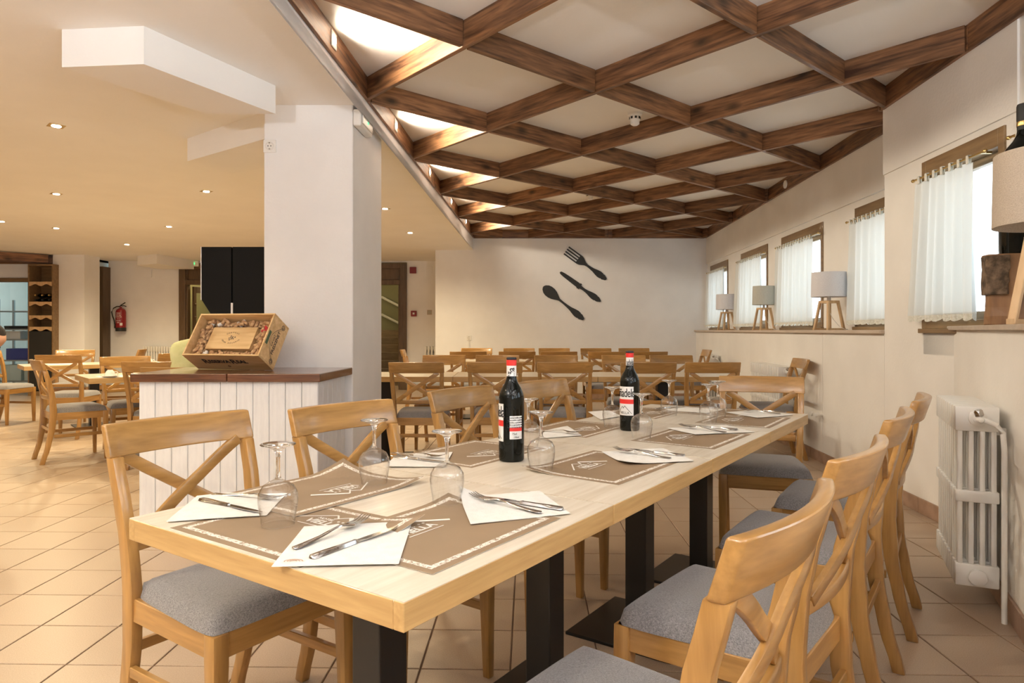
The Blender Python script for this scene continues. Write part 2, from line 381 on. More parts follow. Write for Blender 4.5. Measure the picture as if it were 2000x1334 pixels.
for n, (hid, d, x, y) in enumerate(cells):
    if n < 298 and not hid:
        link('tile', tmesh, fl, (x, y, 0), (0, 0, -TA))
    else: rest.add(tb.v, tb.f, TR(x, y, 0, 0, 0, -TA))
o = obj('distant_tiles', rest, M['tile'], fl); o['kind'] = 'stuff'

# ceilings
mb = MB(); mb.prism([(LE(FRONT), FRONT), (LE(BACK), BACK), (3.45, BACK), (3.45, FRONT)], TOPZ, TOPZ + .1); struct('ceiling', mb, M['ceil'])
mb = MB()
pl = [(LEFT, FRONT), (LE(FRONT), FRONT), (LE(BACK), BACK), (LE(BACK), HALL + .1), (LEFT, HALL + .1), (LEFT, BACK)]
vs = [(x, y, CZ(y)) for x, y in pl] + [(x, y, 3.0) for x, y in pl]
mb.add(vs, [(5, 2, 1, 0), (4, 3, 2, 5), (6, 7, 8, 11), (11, 8, 9, 10), (0, 1, 7, 6), (1, 2, 8, 7), (2, 3, 9, 8), (3, 4, 10, 9), (4, 5, 11, 10), (5, 0, 6, 11)])
struct('ceiling_hall', mb, M['ceil'])
mb = MB(); w_ = .012    # rounded white edge strip of the low ceiling
for a, b in ((FRONT, BACK),):
    mb.add([(LE(a), a, CZ(a)), (LE(b), b, CZ(b)), (LE(b) + w_, b, CZ(b)), (LE(a) + w_, a, CZ(a)), (LE(a), a, BEAMZ + .0), (LE(b), b, BEAMZ), (LE(b) + w_, b, BEAMZ), (LE(a) + w_, a, BEAMZ)],
           [(0, 1, 2, 3), (4, 7, 6, 5), (0, 3, 7, 4), (1, 5, 6, 2), (3, 2, 6, 7), (0, 4, 5, 1)])
struct('trim_1', mb, M['white'])
# bulkheads hanging from the low ceiling
def bulk(name, poly, drop=.20):
    z = sum(CZ(p[1]) for p in poly) / len(poly)
    struct(name, MB().prism(poly, z - drop, z + .08), M['ceil'])
bulk('ceiling_bulkhead', [(-2.27, 3.47), (-1.835, 3.43), (-1.45, 4.22), (-1.87, 4.22)], .185)
bulk('ceiling_bulkhead', [(-2.50, 5.30), (-1.60, 4.62), (-1.45, 5.2), (-2.33, 5.72)], .18)
bulk('ceiling_bulkhead', [(-6.75, 13.2), (-6.75, 12.4), (-6.25, 12.1), (-6.1, 13.2)], .17)

# back wall (with the return into the alcove), side and hall walls
mb = MB(); mb.box(-1.28, 3.6, BACK, BACK + .15, 0, TOPZ); mb.box(-1.28, -1.13, BACK + .15, HALL, 0, 2.55); struct('wall_back', mb, M['wall'])
mb = MB(); mb.box(LEFT - .15, LEFT, FRONT, HALL + 3, 0, 3.0); struct('wall_left', mb, M['wall_cream'])
mb = MB(); mb.box(-7.8, -6.42, HALL, HALL + .12, 0, 2.6); mb.box(-2.03, -1.13, HALL, HALL + .12, 0, 2.6)
mb.box(-6.42, -2.03, HALL, HALL + .12, 2.46, 2.6); mb.box(-5.7, -3.1, HALL, HALL + .12, 0, 2.46); struct('wall_hall', mb, M['wall'])
# far left wall with the kitchen opening
KY = 12.4
mb = MB(); mb.box(LEFT, -8.1, KY, KY + .12, 2.02, 2.6); mb.box(-8.65, -8.5, KY, KY + .12, 0, 2.02); struct('wall_kitchen', mb, M['wall'])
mb = MB(); mb.box(LEFT, -7.6, 15.6, 15.7, 0, 2.6); mb.box(-7.95, -7.85, KY + .6, 15.6, 0, 2.6); mb.box(LEFT, -7.85, KY + .12, 15.6, 2.45, 2.55)
struct('wall_kitchen_back', mb, M['kitchen'])
# pillar in the hall
mb = MB(); mb.box(-8.14, -7.58, 12.2, 12.65, 0, 2.6); mb.box(-8.3, -7.9, 12.65, 13.4, 0, 2.6); struct('wall_pillar', mb, M['wall'])
mb = MB(); mb.box(-7.97, -7.76, HALL - .25, HALL + .1, 0, 2.36); struct('door_1', mb, M['dark_wood'])
# big column beside the counter
mb = MB(); CF = 4.56
mb.prism([(-1.645, CF), (-1.055, CF), (-1.012, 5.34), (-1.60, 5.34)], 0, CZ(CF) + .1); struct('wall_column', mb, M['wall'], bevel=.008)

# right walls ---------------------------------------------------------
def wbox(mb, fx, y0, y1, z0, z1, t0=0, t1=.25):      # slab that follows a wall line x = fx(y)
    mb.prism([(fx(y0) + t0, y0), (fx(y1) + t0, y1), (fx(y1) + t1, y1), (fx(y0) + t1, y0)], z0, z1)
WIN = [(10.15, 11.25), (8.3, 9.45), (6.62, 7.80), (4.84, 5.92)]   # far windows, y range
WZ0, WZ1 = 1.17, 2.195
mb = MB(); ys = [4.7] + sorted(y for w_ in WIN for y in w_) + [BACK]
for a, b in zip(ys[:-1], ys[1:]):
    if (a, b) in WIN: wbox(mb, UW, a, b, 0, WZ0); wbox(mb, UW, a, b, WZ1, TOPZ)
    else: wbox(mb, UW, a, b, 0, TOPZ)
wbox(mb, UW, 4.7, BACK, WZ1 + .06, TOPZ, -.02, 0)
struct('wall_right', mb, M['wall_cream'])
mb = MB(); cuts = [4.815, 5.95, 8.2, 10.9, BACK]
for a, b in zip(cuts[:-1], cuts[1:]): mb.prism([(LW(a + .003), a + .003), (LW(b - .003), b - .003), (UW(b), b - .003), (UW(a), a + .003)], 0, 1.125)
mb.prism([(LW(4.8) + .006, 4.8), (LW(BACK) + .006, BACK), (UW(BACK), BACK), (UW(4.8), 4.8)], 0, 1.12)
struct('wall_right_lower', mb, M['wall_cream'])
# near part: flush with the lower wall, its own window, lower wall turning in towards the camera
NW = [(3.50, 4.30), (2.35, 3.40), (.9, 2.0), (-.55, .55), (-2.0, -.9), (-3.6, -2.4)]
mb = MB(); ys = sorted([FRONT, 4.815] + [y for w_ in NW for y in w_])
for a, b in zip(ys[:-1], ys[1:]):
    z0 = 0 if a >= 4.3 else 1.0
    if (a, b) in NW: wbox(mb, LW, a, b, z0, WZ0 - .02, 0, .35); wbox(mb, LW, a, b, WZ1, TOPZ, 0, .35)
    else: wbox(mb, LW, a, b, z0, TOPZ, 0, .35)
wbox(mb, LW, 3.9, 4.30, 0, 1.15, 0, .35)
wbox(mb, LW, 3.4, 4.815, 2.235, TOPZ, -.012, .0)
struct('wall_right_near', mb, M['wall_cream'])
A0 = Vector((2.572, 4.02)); AD = Vector((-.4166, -.9091)); AN = Vector((.9091, -.4166))   # lower wall that turns in
mb = MB(); e_ = A0 + AD * 6.5
mb.prism([A0, e_, e_ + AN * 3, (LW(FRONT) + .3, FRONT), (LW(4.02) + .2, 4.02)], 0, 1.15); struct('wall_right_angled', mb, M['wall_cream'])
mb = MB(); mb.prism([A0 - AN * .03 + AD * .02, e_ - AN * .03, e_ + AN * 2.6, (LW(FRONT) - .002, FRONT), (LW(4.0) - .002, 4.0)], 1.15, 1.173)
obj('shelf', mb, M['shelf_wood'], bevel=.004, label='grey wooden shelf board carrying the log and linen lamp', category='shelf')
mb = MB(); mb.prism([(LW(4.82) - .035, 4.82), (LW(BACK) - .035, BACK - .002), (UW(BACK) - .0, BACK - .002), (UW(4.82), 4.82)], 1.125, 1.152)
obj('shelf', mb, M['shelf_wood'], bevel=.004, label='long narrow shelf board under the row of far windows', category='shelf')

# skirting tiles
def skirt(name, a, b, side, hgt=.095, th=.012, pl=.306):
    a = Vector(a); b = Vector(b); d = (b - a); n = max(1, int(d.length / pl)); d.normalize(); q = Vector((-d.y, d.x)) * side
    base = thing(name, None, None, (a.x, a.y, 0), math.atan2(d.y, d.x), kind='structure'); ln = (b - a).length / n
    mb = MB(); mb.box(.001, ln - .001, 0, th * side, 0, hgt) if side > 0 else mb.box(.001, ln - .001, th * side, 0, 0, hgt)
    me = mb.mesh('skirting_tile', M['skirting'], bevel=.002, seg=1)
    for i in range(n): link('skirting_tile', me, base, (i * ln, 0, 0))
skirt('baseboard_right', (LW(4.03), 4.03), (LW(BACK), BACK), 1)
skirt('baseboard_near', A0, A0 + AD * 4.2, -1)
skirt('baseboard_back', (-1.27, BACK), (LW(BACK), BACK), -1)

# windows -------------------------------------------------------------
def window(name, fx, y0, y1, z0, z1, rec=.06, wide=.05, extra=None, curtain=None):
    a = Vector((fx(y0), y0)); b = Vector((fx(y1), y1)); ln = (b - a).length; rz = math.atan2((b - a).y, (b - a).x)
    base = thing(name, None, None, (a.x, a.y, 0), rz, kind='structure')   # local x runs away from the camera, local -y is outside
    fr = MB(); d0, d1 = -rec - .05, -rec
    fr.box(0, wide, d0, .012, z0, z1); fr.box(ln - wide, ln, d0, .012, z0, z1)
    fr.box(wide, ln - wide, d0, .012, z0, z0 + wide); fr.box(wide, ln - wide, d0, .012, z1 - wide * 1.9, z1)
    obj('window_frame', fr, M['frame_wood'], base, bevel=.003)
    sash = MB(); i0, i1, k0, k1 = wide, ln - wide, z0 + wide, z1 - wide * 1.9; s_ = .045
    sash.box(i0, i0 + s_, d0 + .01, d1, k0, k1); sash.box(i1 - s_, i1, d0 + .01, d1, k0, k1); sash.box(i0 + s_, i1 - s_, d0 + .01, d1, k0, k0 + s_); sash.box(i0 + s_, i1 - s_, d0 + .01, d1, k1 - s_, k1)
    s = obj('sash', sash, M['frame_wood'], base, bevel=.003)
    obj('pane', MB().box(i0 + s_, i1 - s_, d0 + .03, d0 + .034, k0 + s_, k1 - s_), M['pane'], s)
    sl = MB().box(-.01, ln + .01, -.02, .03, z0 - .028, z0); obj('sill', sl, M['frame_wood'], base, bevel=.003)
    return base, ln, rz
def curtain(fx, y0, y1, ztop, zbot, label, n=9, out=.055, s0=0, s1=1, flare=.03, seed=1, g='white lace curtains at the windows'):
    a = Vector((fx(y0), y0)); b = Vector((fx(y1), y1)); ln = (b - a).length; rz = math.atan2((b - a).y, (b - a).x); rnd = random.Random(seed)
    rod = thing('curtain_rod', 'thin brass rod holding the ' + label[0], 'curtain rod', (a.x, a.y, ztop), rz, group='brass curtain rods')
    mb = MB(); mb.tube([(-.03, out, 0), (ln + .03, out, 0)], .006, 8); obj('rod', mb, M['brass'], rod, smooth=True)
    for x in (-.035, ln + .035):
        obj('finial', MB().lathe([(0, -.012), (.009, -.008), (.011, 0), (.009, .008), (0, .012)], 10, TR(x, out, 0, 0, PI / 2, 0)), M['brass'], rod, smooth=True)
    for x in (0, ln):
        mb = MB().box(x - .006, x + .006, -.0, out, -.006, .006); obj('bracket', mb, M['brass'], rod)
    t = thing('curtain', label[1], 'curtain', (a.x, a.y, ztop), rz, group=g)
    nx, nz = 120, 14; H = ztop - zbot; vs = []; ph = [rnd.uniform(0, 6) for _ in range(4)]
    for j in range(nz + 1):
        v = j / nz; spread = flare * v
        for i in range(nx + 1):
            u = i / nx; x = ln * (s0 + (s1 - s0) * u) ; x += (u - .5) * 2 * spread
            amp = .010 + .014 * v
            y = out + amp * math.sin(u * 2 * PI * n + ph[0] + .5 * math.sin(v * 2 + ph[1])) + .006 * math.sin(u * 23 + ph[2] + v * 2) + .012 * v
            vs.append((x, y, -.03 - (H - .03 - .035) * v))
    k = nx + 1; fs = [(j * k + i, j * k + i + 1, (j + 1) * k + i + 1, (j + 1) * k + i) for j in range(nz) for i in range(nx)]
    obj('cloth', MB().add(vs, fs), M['curtain'], t, smooth=True, angle=3)
    # scalloped lace hem
    vs = []; base_y = [vs_ for vs_ in MB().add(vs, []).v]
    row = []
    for i in range(nx + 1):
        u = i / nx; x = ln * (s0 + (s1 - s0) * u) + (u - .5) * 2 * flare
        y = out + .024 * math.sin(u * 2 * PI * n + ph[0] + .5 * math.sin(2 + ph[1])) + .006 * math.sin(u * 23 + ph[2] + 2) + .012
        row.append((x, y))
    vs = []; 
    for x, y in row: vs.append((x, y - .001, -(H - .042)))
    for i, (x, y) in enumerate(row): vs.append((x, y, -(H - .015) - .02 * abs(math.sin(i / nx * PI * n * 2))))
    fs = [(i, i + 1, k + i + 1, k + i) for i in range(nx)]
    obj('lace_hem', MB().add(vs, fs), M['lace'], t, smooth=True, angle=3)
    nt = max(6, int(ln * (s1 - s0) / .075)); tm = MB().box(-.011, .011, -.009, -.006, -.034, .012).box(-.011, .011, .006, .009, -.034, .012).box(-.011, .011, -.009, .009, .009, .013)
    tme = tm.mesh('hanging_tab', M['lace'])
    for i in range(nt): link('hanging_tab', tme, t, (ln * (s0 + (s1 - s0) * (i + .5) / nt), out, 0))
names = ['farthest', 'second farthest', 'third farthest', 'recessed']
cl = [('farthest curtain', 'white sheer curtain at the farthest window in the right corner'),
      ('second farthest curtain', 'white sheer curtain at second farthest window behind the grey-green lamp'),
      ('third farthest curtain', 'wide white sheer curtain left of the nearest white lamp'),
      ('curtain beside the pilaster', 'white sheer curtain at recessed window cut off by the wall corner')]
for i, (y0, y1) in enumerate(WIN):
    window('window_%d' % (i + 1), UW, y0, y1, WZ0 + .01, WZ1)
    curtain(UW, y0 + .03, y1 + .02, 2.085, 1.20, cl[i], n=9 if i != 2 else 10, s0=(.0, .05, .10, -.02)[i], s1=(1.0, 1.02, 1.02, 1.0)[i], flare=(.02, .03, .015, .01)[i], seed=i + 3)
window('window_5', LW, 3.50, 4.30, WZ0 - .01, WZ1, rec=.05)
curtain(LW, 3.62, 4.28, 2.085, 1.205, ('nearest large curtain', 'large white sheer curtain with lace hem at the nearest window, gathered aside'), n=7, s0=.10, s1=1.0, flare=.05, seed=11)
window('window_6', LW, 2.35, 3.40, WZ0 - .01, WZ1)
for i, (y0, y1) in enumerate(NW[2:]): window('window_%d' % (i + 8), LW, y0, y1, WZ0 - .01, WZ1)
curtain(LW, 2.4, 3.36, 2.1, 1.205, ('curtain behind the tall bottle', 'white curtain edge showing behind the neck of the giant bottle'), n=8, seed=12)

# ---------------------------------------------------------------- beam lattice
lat = thing('ceiling_lattice', 'brown stained pine beams crossing in diamonds under the white ceiling', 'beam lattice', (0, 0, BEAMZ))
N0 = Vector((-.987, 4.615)); U = Vector((.800, .718)); V = Vector((.731, -.873)); BT = .032; BH = TOPZ - BEAMZ
def RW(y): return (UW(y) - .02) if y > 4.815 else (LW(y) - .012)
def inside(p): return p.x > LE(p.y) + .03 and p.x < RW(p.y) - .02 and FRONT + .2 < p.y < BACK - .03
def beam(a, b, w_=BT, dz=0, name='beam'):
    a = Vector(a); b = Vector(b); d = b - a
    mb = MB().box(-d.length / 2, d.length / 2, -w_ / 2, w_ / 2, dz, BH)
    m_ = (a + b) / 2
    return obj(name, mb, M['beam'], lat, bevel=.0025, seg=1, loc=(m_.x, m_.y, 0), rot=(0, 0, math.atan2(d.y, d.x)))
def clip(p, d, lo, hi, step=.004):
    ts = [lo + i * step for i in range(int((hi - lo) / step))]
    ins = [t for t in ts if inside(p + d * t)]
    return (ins[0], ins[-1]) if ins else None
D = U - V
for k in range(-7, 8):                       # long beams (one piece, running down to the right)
    r = clip(N0 + D * k, V, -6, 14)
    if r and r[1] - r[0] > .1: beam(N0 + D * k + V * r[0], N0 + D * k + V * r[1])
for k in range(-7, 9):                       # short beams between them
    r = clip(N0 + D * k, U, -6, 14)
    if not r: continue
    # crossings with the V beams happen at integer parameters along U
    cuts = [r[0]] + [t for t in range(-6, 15) if r[0] + .02 < t < r[1] - .02] + [r[1]]
    g = .022
    for a, b in zip(cuts[:-1], cuts[1:]):
        aa = a + (g if a == int(a) else 0); bb_ = b - (g if b == int(b) else 0)
        if bb_ - aa > .05: beam(N0 + D * k + U * aa, N0 + D * k + U * bb_, dz=.001)
# perimeter boards
segs = [FRONT + .2] + [ (N0 + D * k).y for k in range(-3, 5)] + [BACK - .02]
for a, b in zip(segs[:-1], segs[1:]):
    beam((LE(a) + .024, a), (LE(b) + .024, b - .003), .022, -.002)
segs = [4.83, 6.74, 8.35, 9.95, BACK - .02]
for a, b in zip(segs[:-1], segs[1:]): beam((RW(a) - .012, a), (RW(b) - .012, b - .003), .024)
segs = [FRONT + .2, .7, 2.2, 3.775, 4.80]
for a, b in zip(segs[:-1], segs[1:]): beam((RW(a) - .012, a), (RW(b) - .012, b - .003), .024)
beam((LE(BACK) + .03, BACK - .015), (1.6, BACK - .015), .024); beam((1.604, BACK - .015), (RW(BACK) - .03, BACK - .015), .024)
beam((RW(4.82) - .31, 4.825), (RW(4.82) - .0, 4.825), .02)

# square spots on the perimeter board, one in each triangle
def spot_fix(y, lab):
    x = LE(y) + .036
    t = thing('wall_spot', lab, 'spotlight', (x, y, BEAMZ + .075), math.atan2(1, .048) - PI / 2, group='square spots on the ceiling edge board')
    obj('plate', MB().box(0, .006, -.045, .045, -.045, .045), M['plastic'], t, bevel=.002)
    obj('lens', MB().lathe([(0, 0), (.022, 0), (.022, .004), (0, .005)], 16, TR(.006, 0, 0, 0, PI / 2, 0)), M['lens'], t)
    ld = bpy.data.lights.new('wall_spot_light', 'SPOT'); ld.energy = SPOT_W; ld.color = (1.0, .88, .70); ld.spot_size = 2.9; ld.spot_blend = 1.0; ld.shadow_soft_size = .02
    lo = bpy.data.objects.new('wall_spot_light', ld); COL.objects.link(lo); lo.parent = t; lo.location = (.03, 0, .0); lo.rotation_euler = (0, -PI / 2 - .04, 0)
ordn = ['nearest', 'second', 'third', 'fourth', 'fifth', 'farthest']
for i in range(6):
    y = N0.y - .795 + i * 1.591
    if y < BACK: spot_fix(y, '%s square spot glowing on the left edge board of the lattice' % ordn[i])
spot_fix(N0.y - .795 - 1.591, 'square spot on the edge board out of frame')

# recessed downlights in the hall ceiling
dm = {}
def downlight(x, y, lab, cold=False):
    z = CZ(y)
    t = thing('downlight', lab, 'ceiling light', (x, y, z), .8, group='recessed downlights in the low ceiling')
    if not dm:
        dm['r'] = MB().box(-.052, .052, -.052, .052, -.006, .004).mesh('trim_ring', M['brass'], bevel=.002, seg=1)
        dm['l'] = MB().lathe([(0, -.012), (.028, -.010), (.032, -.006), (.032, .0)], 16).mesh('lens', M['lens'])
        dm['d'] = bpy.data.lights.new('downlight_light', 'SPOT'); dm['d'].energy = DOWN_W; dm['d'].color = WARM; dm['d'].spot_size = 2.75; dm['d'].spot_blend = .6; dm['d'].shadow_soft_size = .03
    link('trim_ring', dm['r'], t); link('lens', dm['l'], t)
    if cold and 'c' not in dm: dm['c'] = dm['d'].copy(); dm['c'].energy = DOWN_W * .75
    lo = bpy.data.objects.new('downlight_light', dm['c' if cold else 'd']); COL.objects.link(lo); lo.parent = t; lo.location = (0, 0, -.03)
def ceil_pt(px, py):
    y = 6.0
    for _ in range(30): y = F * (CZ(y) - EYE) / (HOR - py)
    return (px - 1000) / F * y, y
for px, py, lab in [(110, 245, 'nearest downlight, left of the white ceiling bulkhead'), (110, 378, 'second downlight along the far left of the ceiling'),
                    (403, 373, 'downlight just left of the column, above the black screen'), (110, 445, 'third downlight along the far left, above the pillar'),
                    (330, 442, 'downlight high above the fire extinguisher'), (248, 477, 'small far downlight above the fire extinguisher wall'),
                    (752, 407, 'downlight at the right edge of the white column'), (801, 454, 'downlight above the alcove with red alarm boxes'), (3, 432, 'downlight cut by the left edge of the photograph')]:
    x, y = ceil_pt(px, py); downlight(x, y, lab)
for nm, x, y in [('ahead and left of', -4.4, 2.6), ('just left of', -2.6, 1.4), ('far left of', -6.6, 3.4), ('farthest left of', -6.9, 5.4), ('level with and left of', -4.3, .2), ('level with and far left of', -6.4, .8), ('behind and left of', -1.9, -.6)]:
    downlight(x, y, 'unseen downlight in the low ceiling, %s the camera' % nm, True)

# smoke detectors, beam disc
def detector(p, lab, s=1):
    t = thing('smoke_detector', lab, 'smoke detector', p)
    obj('base', MB().lathe([(.055 * s, 0), (.055 * s, -.014 * s), (.045 * s, -.022 * s)], 24), M['plastic'], t, smooth=True)
    obj('sensor_head', MB().lathe([(.04 * s, -.022 * s), (.042 * s, -.05 * s), (.036 * s, -.058 * s), (.034 * s, -.082 * s), (.02 * s, -.092 * s), (0, -.093 * s)], 24), M['plastic'], t, smooth=True)
    for k in range(8):
        a = k * PI / 4; obj('vent_slot', MB().box(.0405 * s, .0435 * s, -.008 * s, .008 * s, -.045 * s, -.028 * s, TR(rz=a)), M['black_matte'], t)
y = F * (TOPZ - EYE) / (HOR - 222); detector(((1240 - 1000) / F * y, y, TOPZ), 'white smoke detector hanging in a near ceiling diamond')
y = F * (TOPZ - EYE) / (HOR - 376); detector(((1152 - 1000) / F * y, y, TOPZ), 'small white detector in a far ceiling diamond')
y = 7.55; o = obj('ceiling_disc', MB().lathe([(0, 0), (.045, 0), (.045, .008), (.038, .012), (0, .012)], 24), M['plastic'], smooth=True, loc=(RW(y) - .026, y, BEAMZ + .065), rot=(0, -PI / 2, .05),
                 label='small round white cover on the right edge board', category='cover plate')
# ================================================================ FURNITURE
def lerp_tab(tab, z):
    for (a, va), (b, vb) in zip(tab[:-1], tab[1:]):
        if z <= b: t = (z - a) / (b - a); t = t * t * (3 - 2 * t) * .5 + t * .5; return va + (vb - va) * t
    return tab[-1][1]
YB = [(0, -.285), (.15, -.243), (.30, -.215), (.45, -.205), (.58, -.215), (.70, -.240), (.80, -.268), (.90, -.298)]
XB = [(0, .180), (.30, .185), (.45, .190), (.80, .204), (.90, .206)]
def bow(x, k=.030): return -k * (1 - (x / .22) ** 2)
def make_chair():
    t = thing('dining_chair', 'beech chair', 'chair')
    for s in (-1, 1):                        # curved rear legs that carry on as back posts
        rg = []
        for i in range(17):
            z = .805 * i / 16; y = lerp_tab(YB, z); x = s * lerp_tab(XB, z)
            dp = .019 + .007 * math.exp(-((z - .42) / .22) ** 2); wd = .0155
            rg.append([(x - wd, y - dp, z), (x + wd, y - dp, z), (x + wd, y + dp, z), (x - wd, y + dp, z)])
        obj('rear_leg', MB().rings(rg), M['beech_z'], t, bevel=.004, smooth=True)
        mb = MB(); rg = []
        for z, h in ((0, .0135), (.2, .017), (.36, .0205), (.433, .0205)):
            x = s * (.198 + .004 * (1 - z / .43)); y = .188 + .006 * (1 - z / .43)
            rg.append([(x - h, y - h, z), (x + h, y - h, z), (x + h, y + h, z), (x - h, y + h, z)])
        obj('front_leg', mb.rings(rg), M['beech_z'], t, bevel=.003, smooth=True)
    def rail(name, z0, z1, hw, th, k, mtl, dz=0):
        rg = []
        for i in range(15):
            x = -hw + 2 * hw * i / 14; yb0 = lerp_tab(YB, z0); yb1 = lerp_tab(YB, z1); b = bow(x, k)
            rg.append([(x, yb0 + b - th, z0), (x, yb0 + b + th, z0 + dz), (x, yb1 + b + th, z1 + dz), (x, yb1 + b - th, z1)])
        obj(name, MB().rings(rg), mtl, t, bevel=.006, seg=3, smooth=True)
    rail('top_rail', .803, .892, .224, .0135, .034, M['beech_x'])
    rail('lower_rail', .548, .582, .176, .011, .026, M['beech_x'])
    for s in (-1, 1):                        # the crossed slats
        rg = []
        for i in range(13):
            u = i / 12; x = s * (-.178 + .340 * u); z = .806 - .228 * u; y = lerp_tab(YB, z) + bow(x, .030) + s * .005
            d = Vector((s * .340, 0, -.228)).normalized(); n = Vector((-d.z, 0, d.x)) * .0165; h = .0075
            p = Vector((x, y, z)); rg.append([p - n + Vector((0, -h, 0)), p + n + Vector((0, -h, 0)), p + n + Vector((0, h, 0)), p - n + Vector((0, h, 0))])
        obj('cross_slat', MB().rings(rg), M['beech_x'], t, bevel=.003, smooth=True)
    fr = MB(); z0, z1 = .372, .434
    fr.box(-.178, .178, .184, .204, z0, z1); fr.box(-.172, .172, -.214, -.196, z0, z1)
    fy = MB()
    for s in (-1, 1):
        fy.add([(s * .182, -.19, z0), (s * .198, -.19, z0), (s * .212, .17, z0), (s * .196, .17, z0), (s * .182, -.19, z1), (s * .198, -.19, z1), (s * .212, .17, z1), (s * .196, .17, z1)],
               [(3, 2, 1, 0), (4, 5, 6, 7), (0, 1, 5, 4), (1, 2, 6, 5), (2, 3, 7, 6), (3, 0, 4, 7)])
    fr.add(fy.v, fy.f, None, 1); obj('seat_frame', fr, [M['beech_x'], M['beech_y']], t, bevel=.002, seg=1)
    for s in (-1, 1): obj('stretcher', MB().box(-.009, .009, -.20, .19, -.014, .014, TR(s * .192, 0, .235)), M['beech_y'], t, bevel=.002, seg=1)
    obj('stretcher', MB().box(-.185, .185, -.009, .009, -.014, .014, TR(0, -.222, .290)), M['beech_x'], t, bevel=.002, seg=1)
    # upholstered pad
    n = 16; vs = []; fs = []
    def pt(u, v, top):
        r = 1 - .055 * (abs(u) * abs(v)) ** 5; x = u * r * (.188 + .041 * (v + 1) / 2); y = v * r * .212
        e = max(abs(u), abs(v)); zz = .434 + (.056 * (1 - e ** 7) ** .55 * (1 - .10 * (u * u + v * v) / 2) if top else 0)
        pull = .012 * (1 - min(1, (zz - .434) / .03)) if top else .014
        return (x * (1 - pull), y * (1 - pull), zz)
    def g_(i): 
        a = -1 + 2 * i / n; return math.copysign(abs(a) ** .72, a) if a else 0
    for top in (1, 0):
        for j in range(n + 1):
            for i in range(n + 1): vs.append(pt(g_(i), g_(j), top))
    k = n + 1
    for top in (0, 1):
        o_ = top * k * k
        for j in range(n):
            for i in range(n): fs.append((o_ + j * k + i, o_ + j * k + i + 1, o_ + (j + 1) * k + i + 1, o_ + (j + 1) * k + i))
    for i in range(n):
        for a, b in ((i, i + 1), (n * k + i, n * k + i + 1), (i * k, (i + 1) * k), (i * k + n, (i + 1) * k + n)): fs.append((a, b, b + k * k, a + k * k))
    obj('seat', MB().add(vs, fs), M['fabric'], t, smooth=True, angle=1.2)
    return t
chair0 = make_chair(); bpy.context.view_layer.update(); remember(chair0)
first = [True]
def chair(x, y, face, label, group, tint=None):
    o = chair0 if first[0] else copy_tree(chair0)
    first[0] = False
    o.location = (x, y, 0); o.rotation_euler = (0, 0, face_rot(*face)); o['label'] = label; o['category'] = 'chair'; o['group'] = group
    return o
# ---- the long laid table: four modules in a row
NC = Vector((-.8175, 1.465, 0)); TV = Vector((.569, .822, 0)).normalized(); WV = Vector((TV.y, -TV.x, 0)); TRZ = math.atan2(TV.y, TV.x); MOD = .69; TW = .80
def T(t, w, z=0): p = NC + TV * t + WV * w; return Vector((p.x, p.y, z))
def make_table(L_, W_, name='restaurant_table', post=.085, ped=1):
    """origin at one corner on the floor, local x = length, local -y = width"""
    t = thing(name, 'table', 'table')
    z0, z1, e = .704, .749, .003
    g = .0015
    band = MB()
    band.box(g, L_ - g, -.0, -.022, z0, z1); band.box(g, L_ - g, -W_ + .022, -W_, z0, z1); band.box(g, g + .022, -W_ + .022, -.022, z0, z1, mi=1); band.box(L_ - g - .022, L_ - g, -W_ + .022, -.022, z0, z1, mi=1)
    obj('edge_band', band, [M['edge_x'], M['edge_y']], t, bevel=.0015, seg=1)
    obj('table_top', MB().box(g + .001, L_ - g - .001, -W_ + .001, -.001, z1 - .004, .7500).box(.02, L_ - .02, -W_ + .02, -.02, z0 + .002, z1 - .005), M['laminate'], t)
    xs = [L_ / 2] if ped == 1 else [L_ * .2, L_ * .8]
    for cx in xs:
        cy = -W_ / 2; h = post / 2
        obj('post', MB().box(cx - h, cx + h, cy - h, cy + h, .012, .69), M['black'], t, bevel=.004)
        obj('top_plate', MB().box(cx - .17, cx + .17, cy - .17, cy + .17, .69, .703), M['black'], t, bevel=.002, seg=1)
        obj('base_plate', MB().box(cx - .21, cx + .21, cy - .21, cy + .21, 0, .012), M['black'], t, bevel=.003)
    return t
tm = make_table(MOD, TW, ped=1); bpy.context.view_layer.update(); remember(tm)
lab = ['laid beech table module nearest the camera, with four brown placemats', 'second module of the long laid table, where the nearer wine bottle stands',
       'third module of the long laid table, under the farther wine bottle', 'last module of the long laid table, next to the far end chair']
for i in range(4):
    o = tm if i == 0 else copy_tree(tm)
    o.location = T(i * MOD, 0); o.rotation_euler = (0, 0, TRZ); o['label'] = lab[i]; o['category'] = 'table'; o['group'] = 'modules of the long laid table'
rnd = random.Random(5)
def rotv(v, deg): a = math.radians(deg); return (v.x * math.cos(a) - v.y * math.sin(a), v.x * math.sin(a) + v.y * math.cos(a))
G1 = 'chairs around the long laid table'
for t_, w_, dg, lb in [(.395, -.185, 1, 'nearest beech chair left of the laid table, in front of the white panelled counter'), (.90, -.06, -2, 'second chair on the left of the laid table, back against the counter corner'),
                       (1.66, -.13, 1, 'third chair on the left of the laid table, right of the column'), (2.22, -.08, -3, 'farthest left-side chair of the laid table, behind the nearer bottle')]:
    p = T(t_, w_); chair(p.x, p.y, rotv(WV, dg), lb, G1)
for t_, w_, dg, lb in [(.36, .965, -3, 'right-side chair nearest the camera, only seat corner and big back in view'), (.99, .975, -4, 'second right-side chair, large grey seat in the foreground'),
                       (1.72, .975, 0, 'third chair on the right side of the laid table'), (2.37, .985, 2, 'fourth right-side chair, last one before the far end, near the radiator')]:
    p = T(t_, w_); chair(p.x, p.y, rotv(-WV, dg), lb, G1)
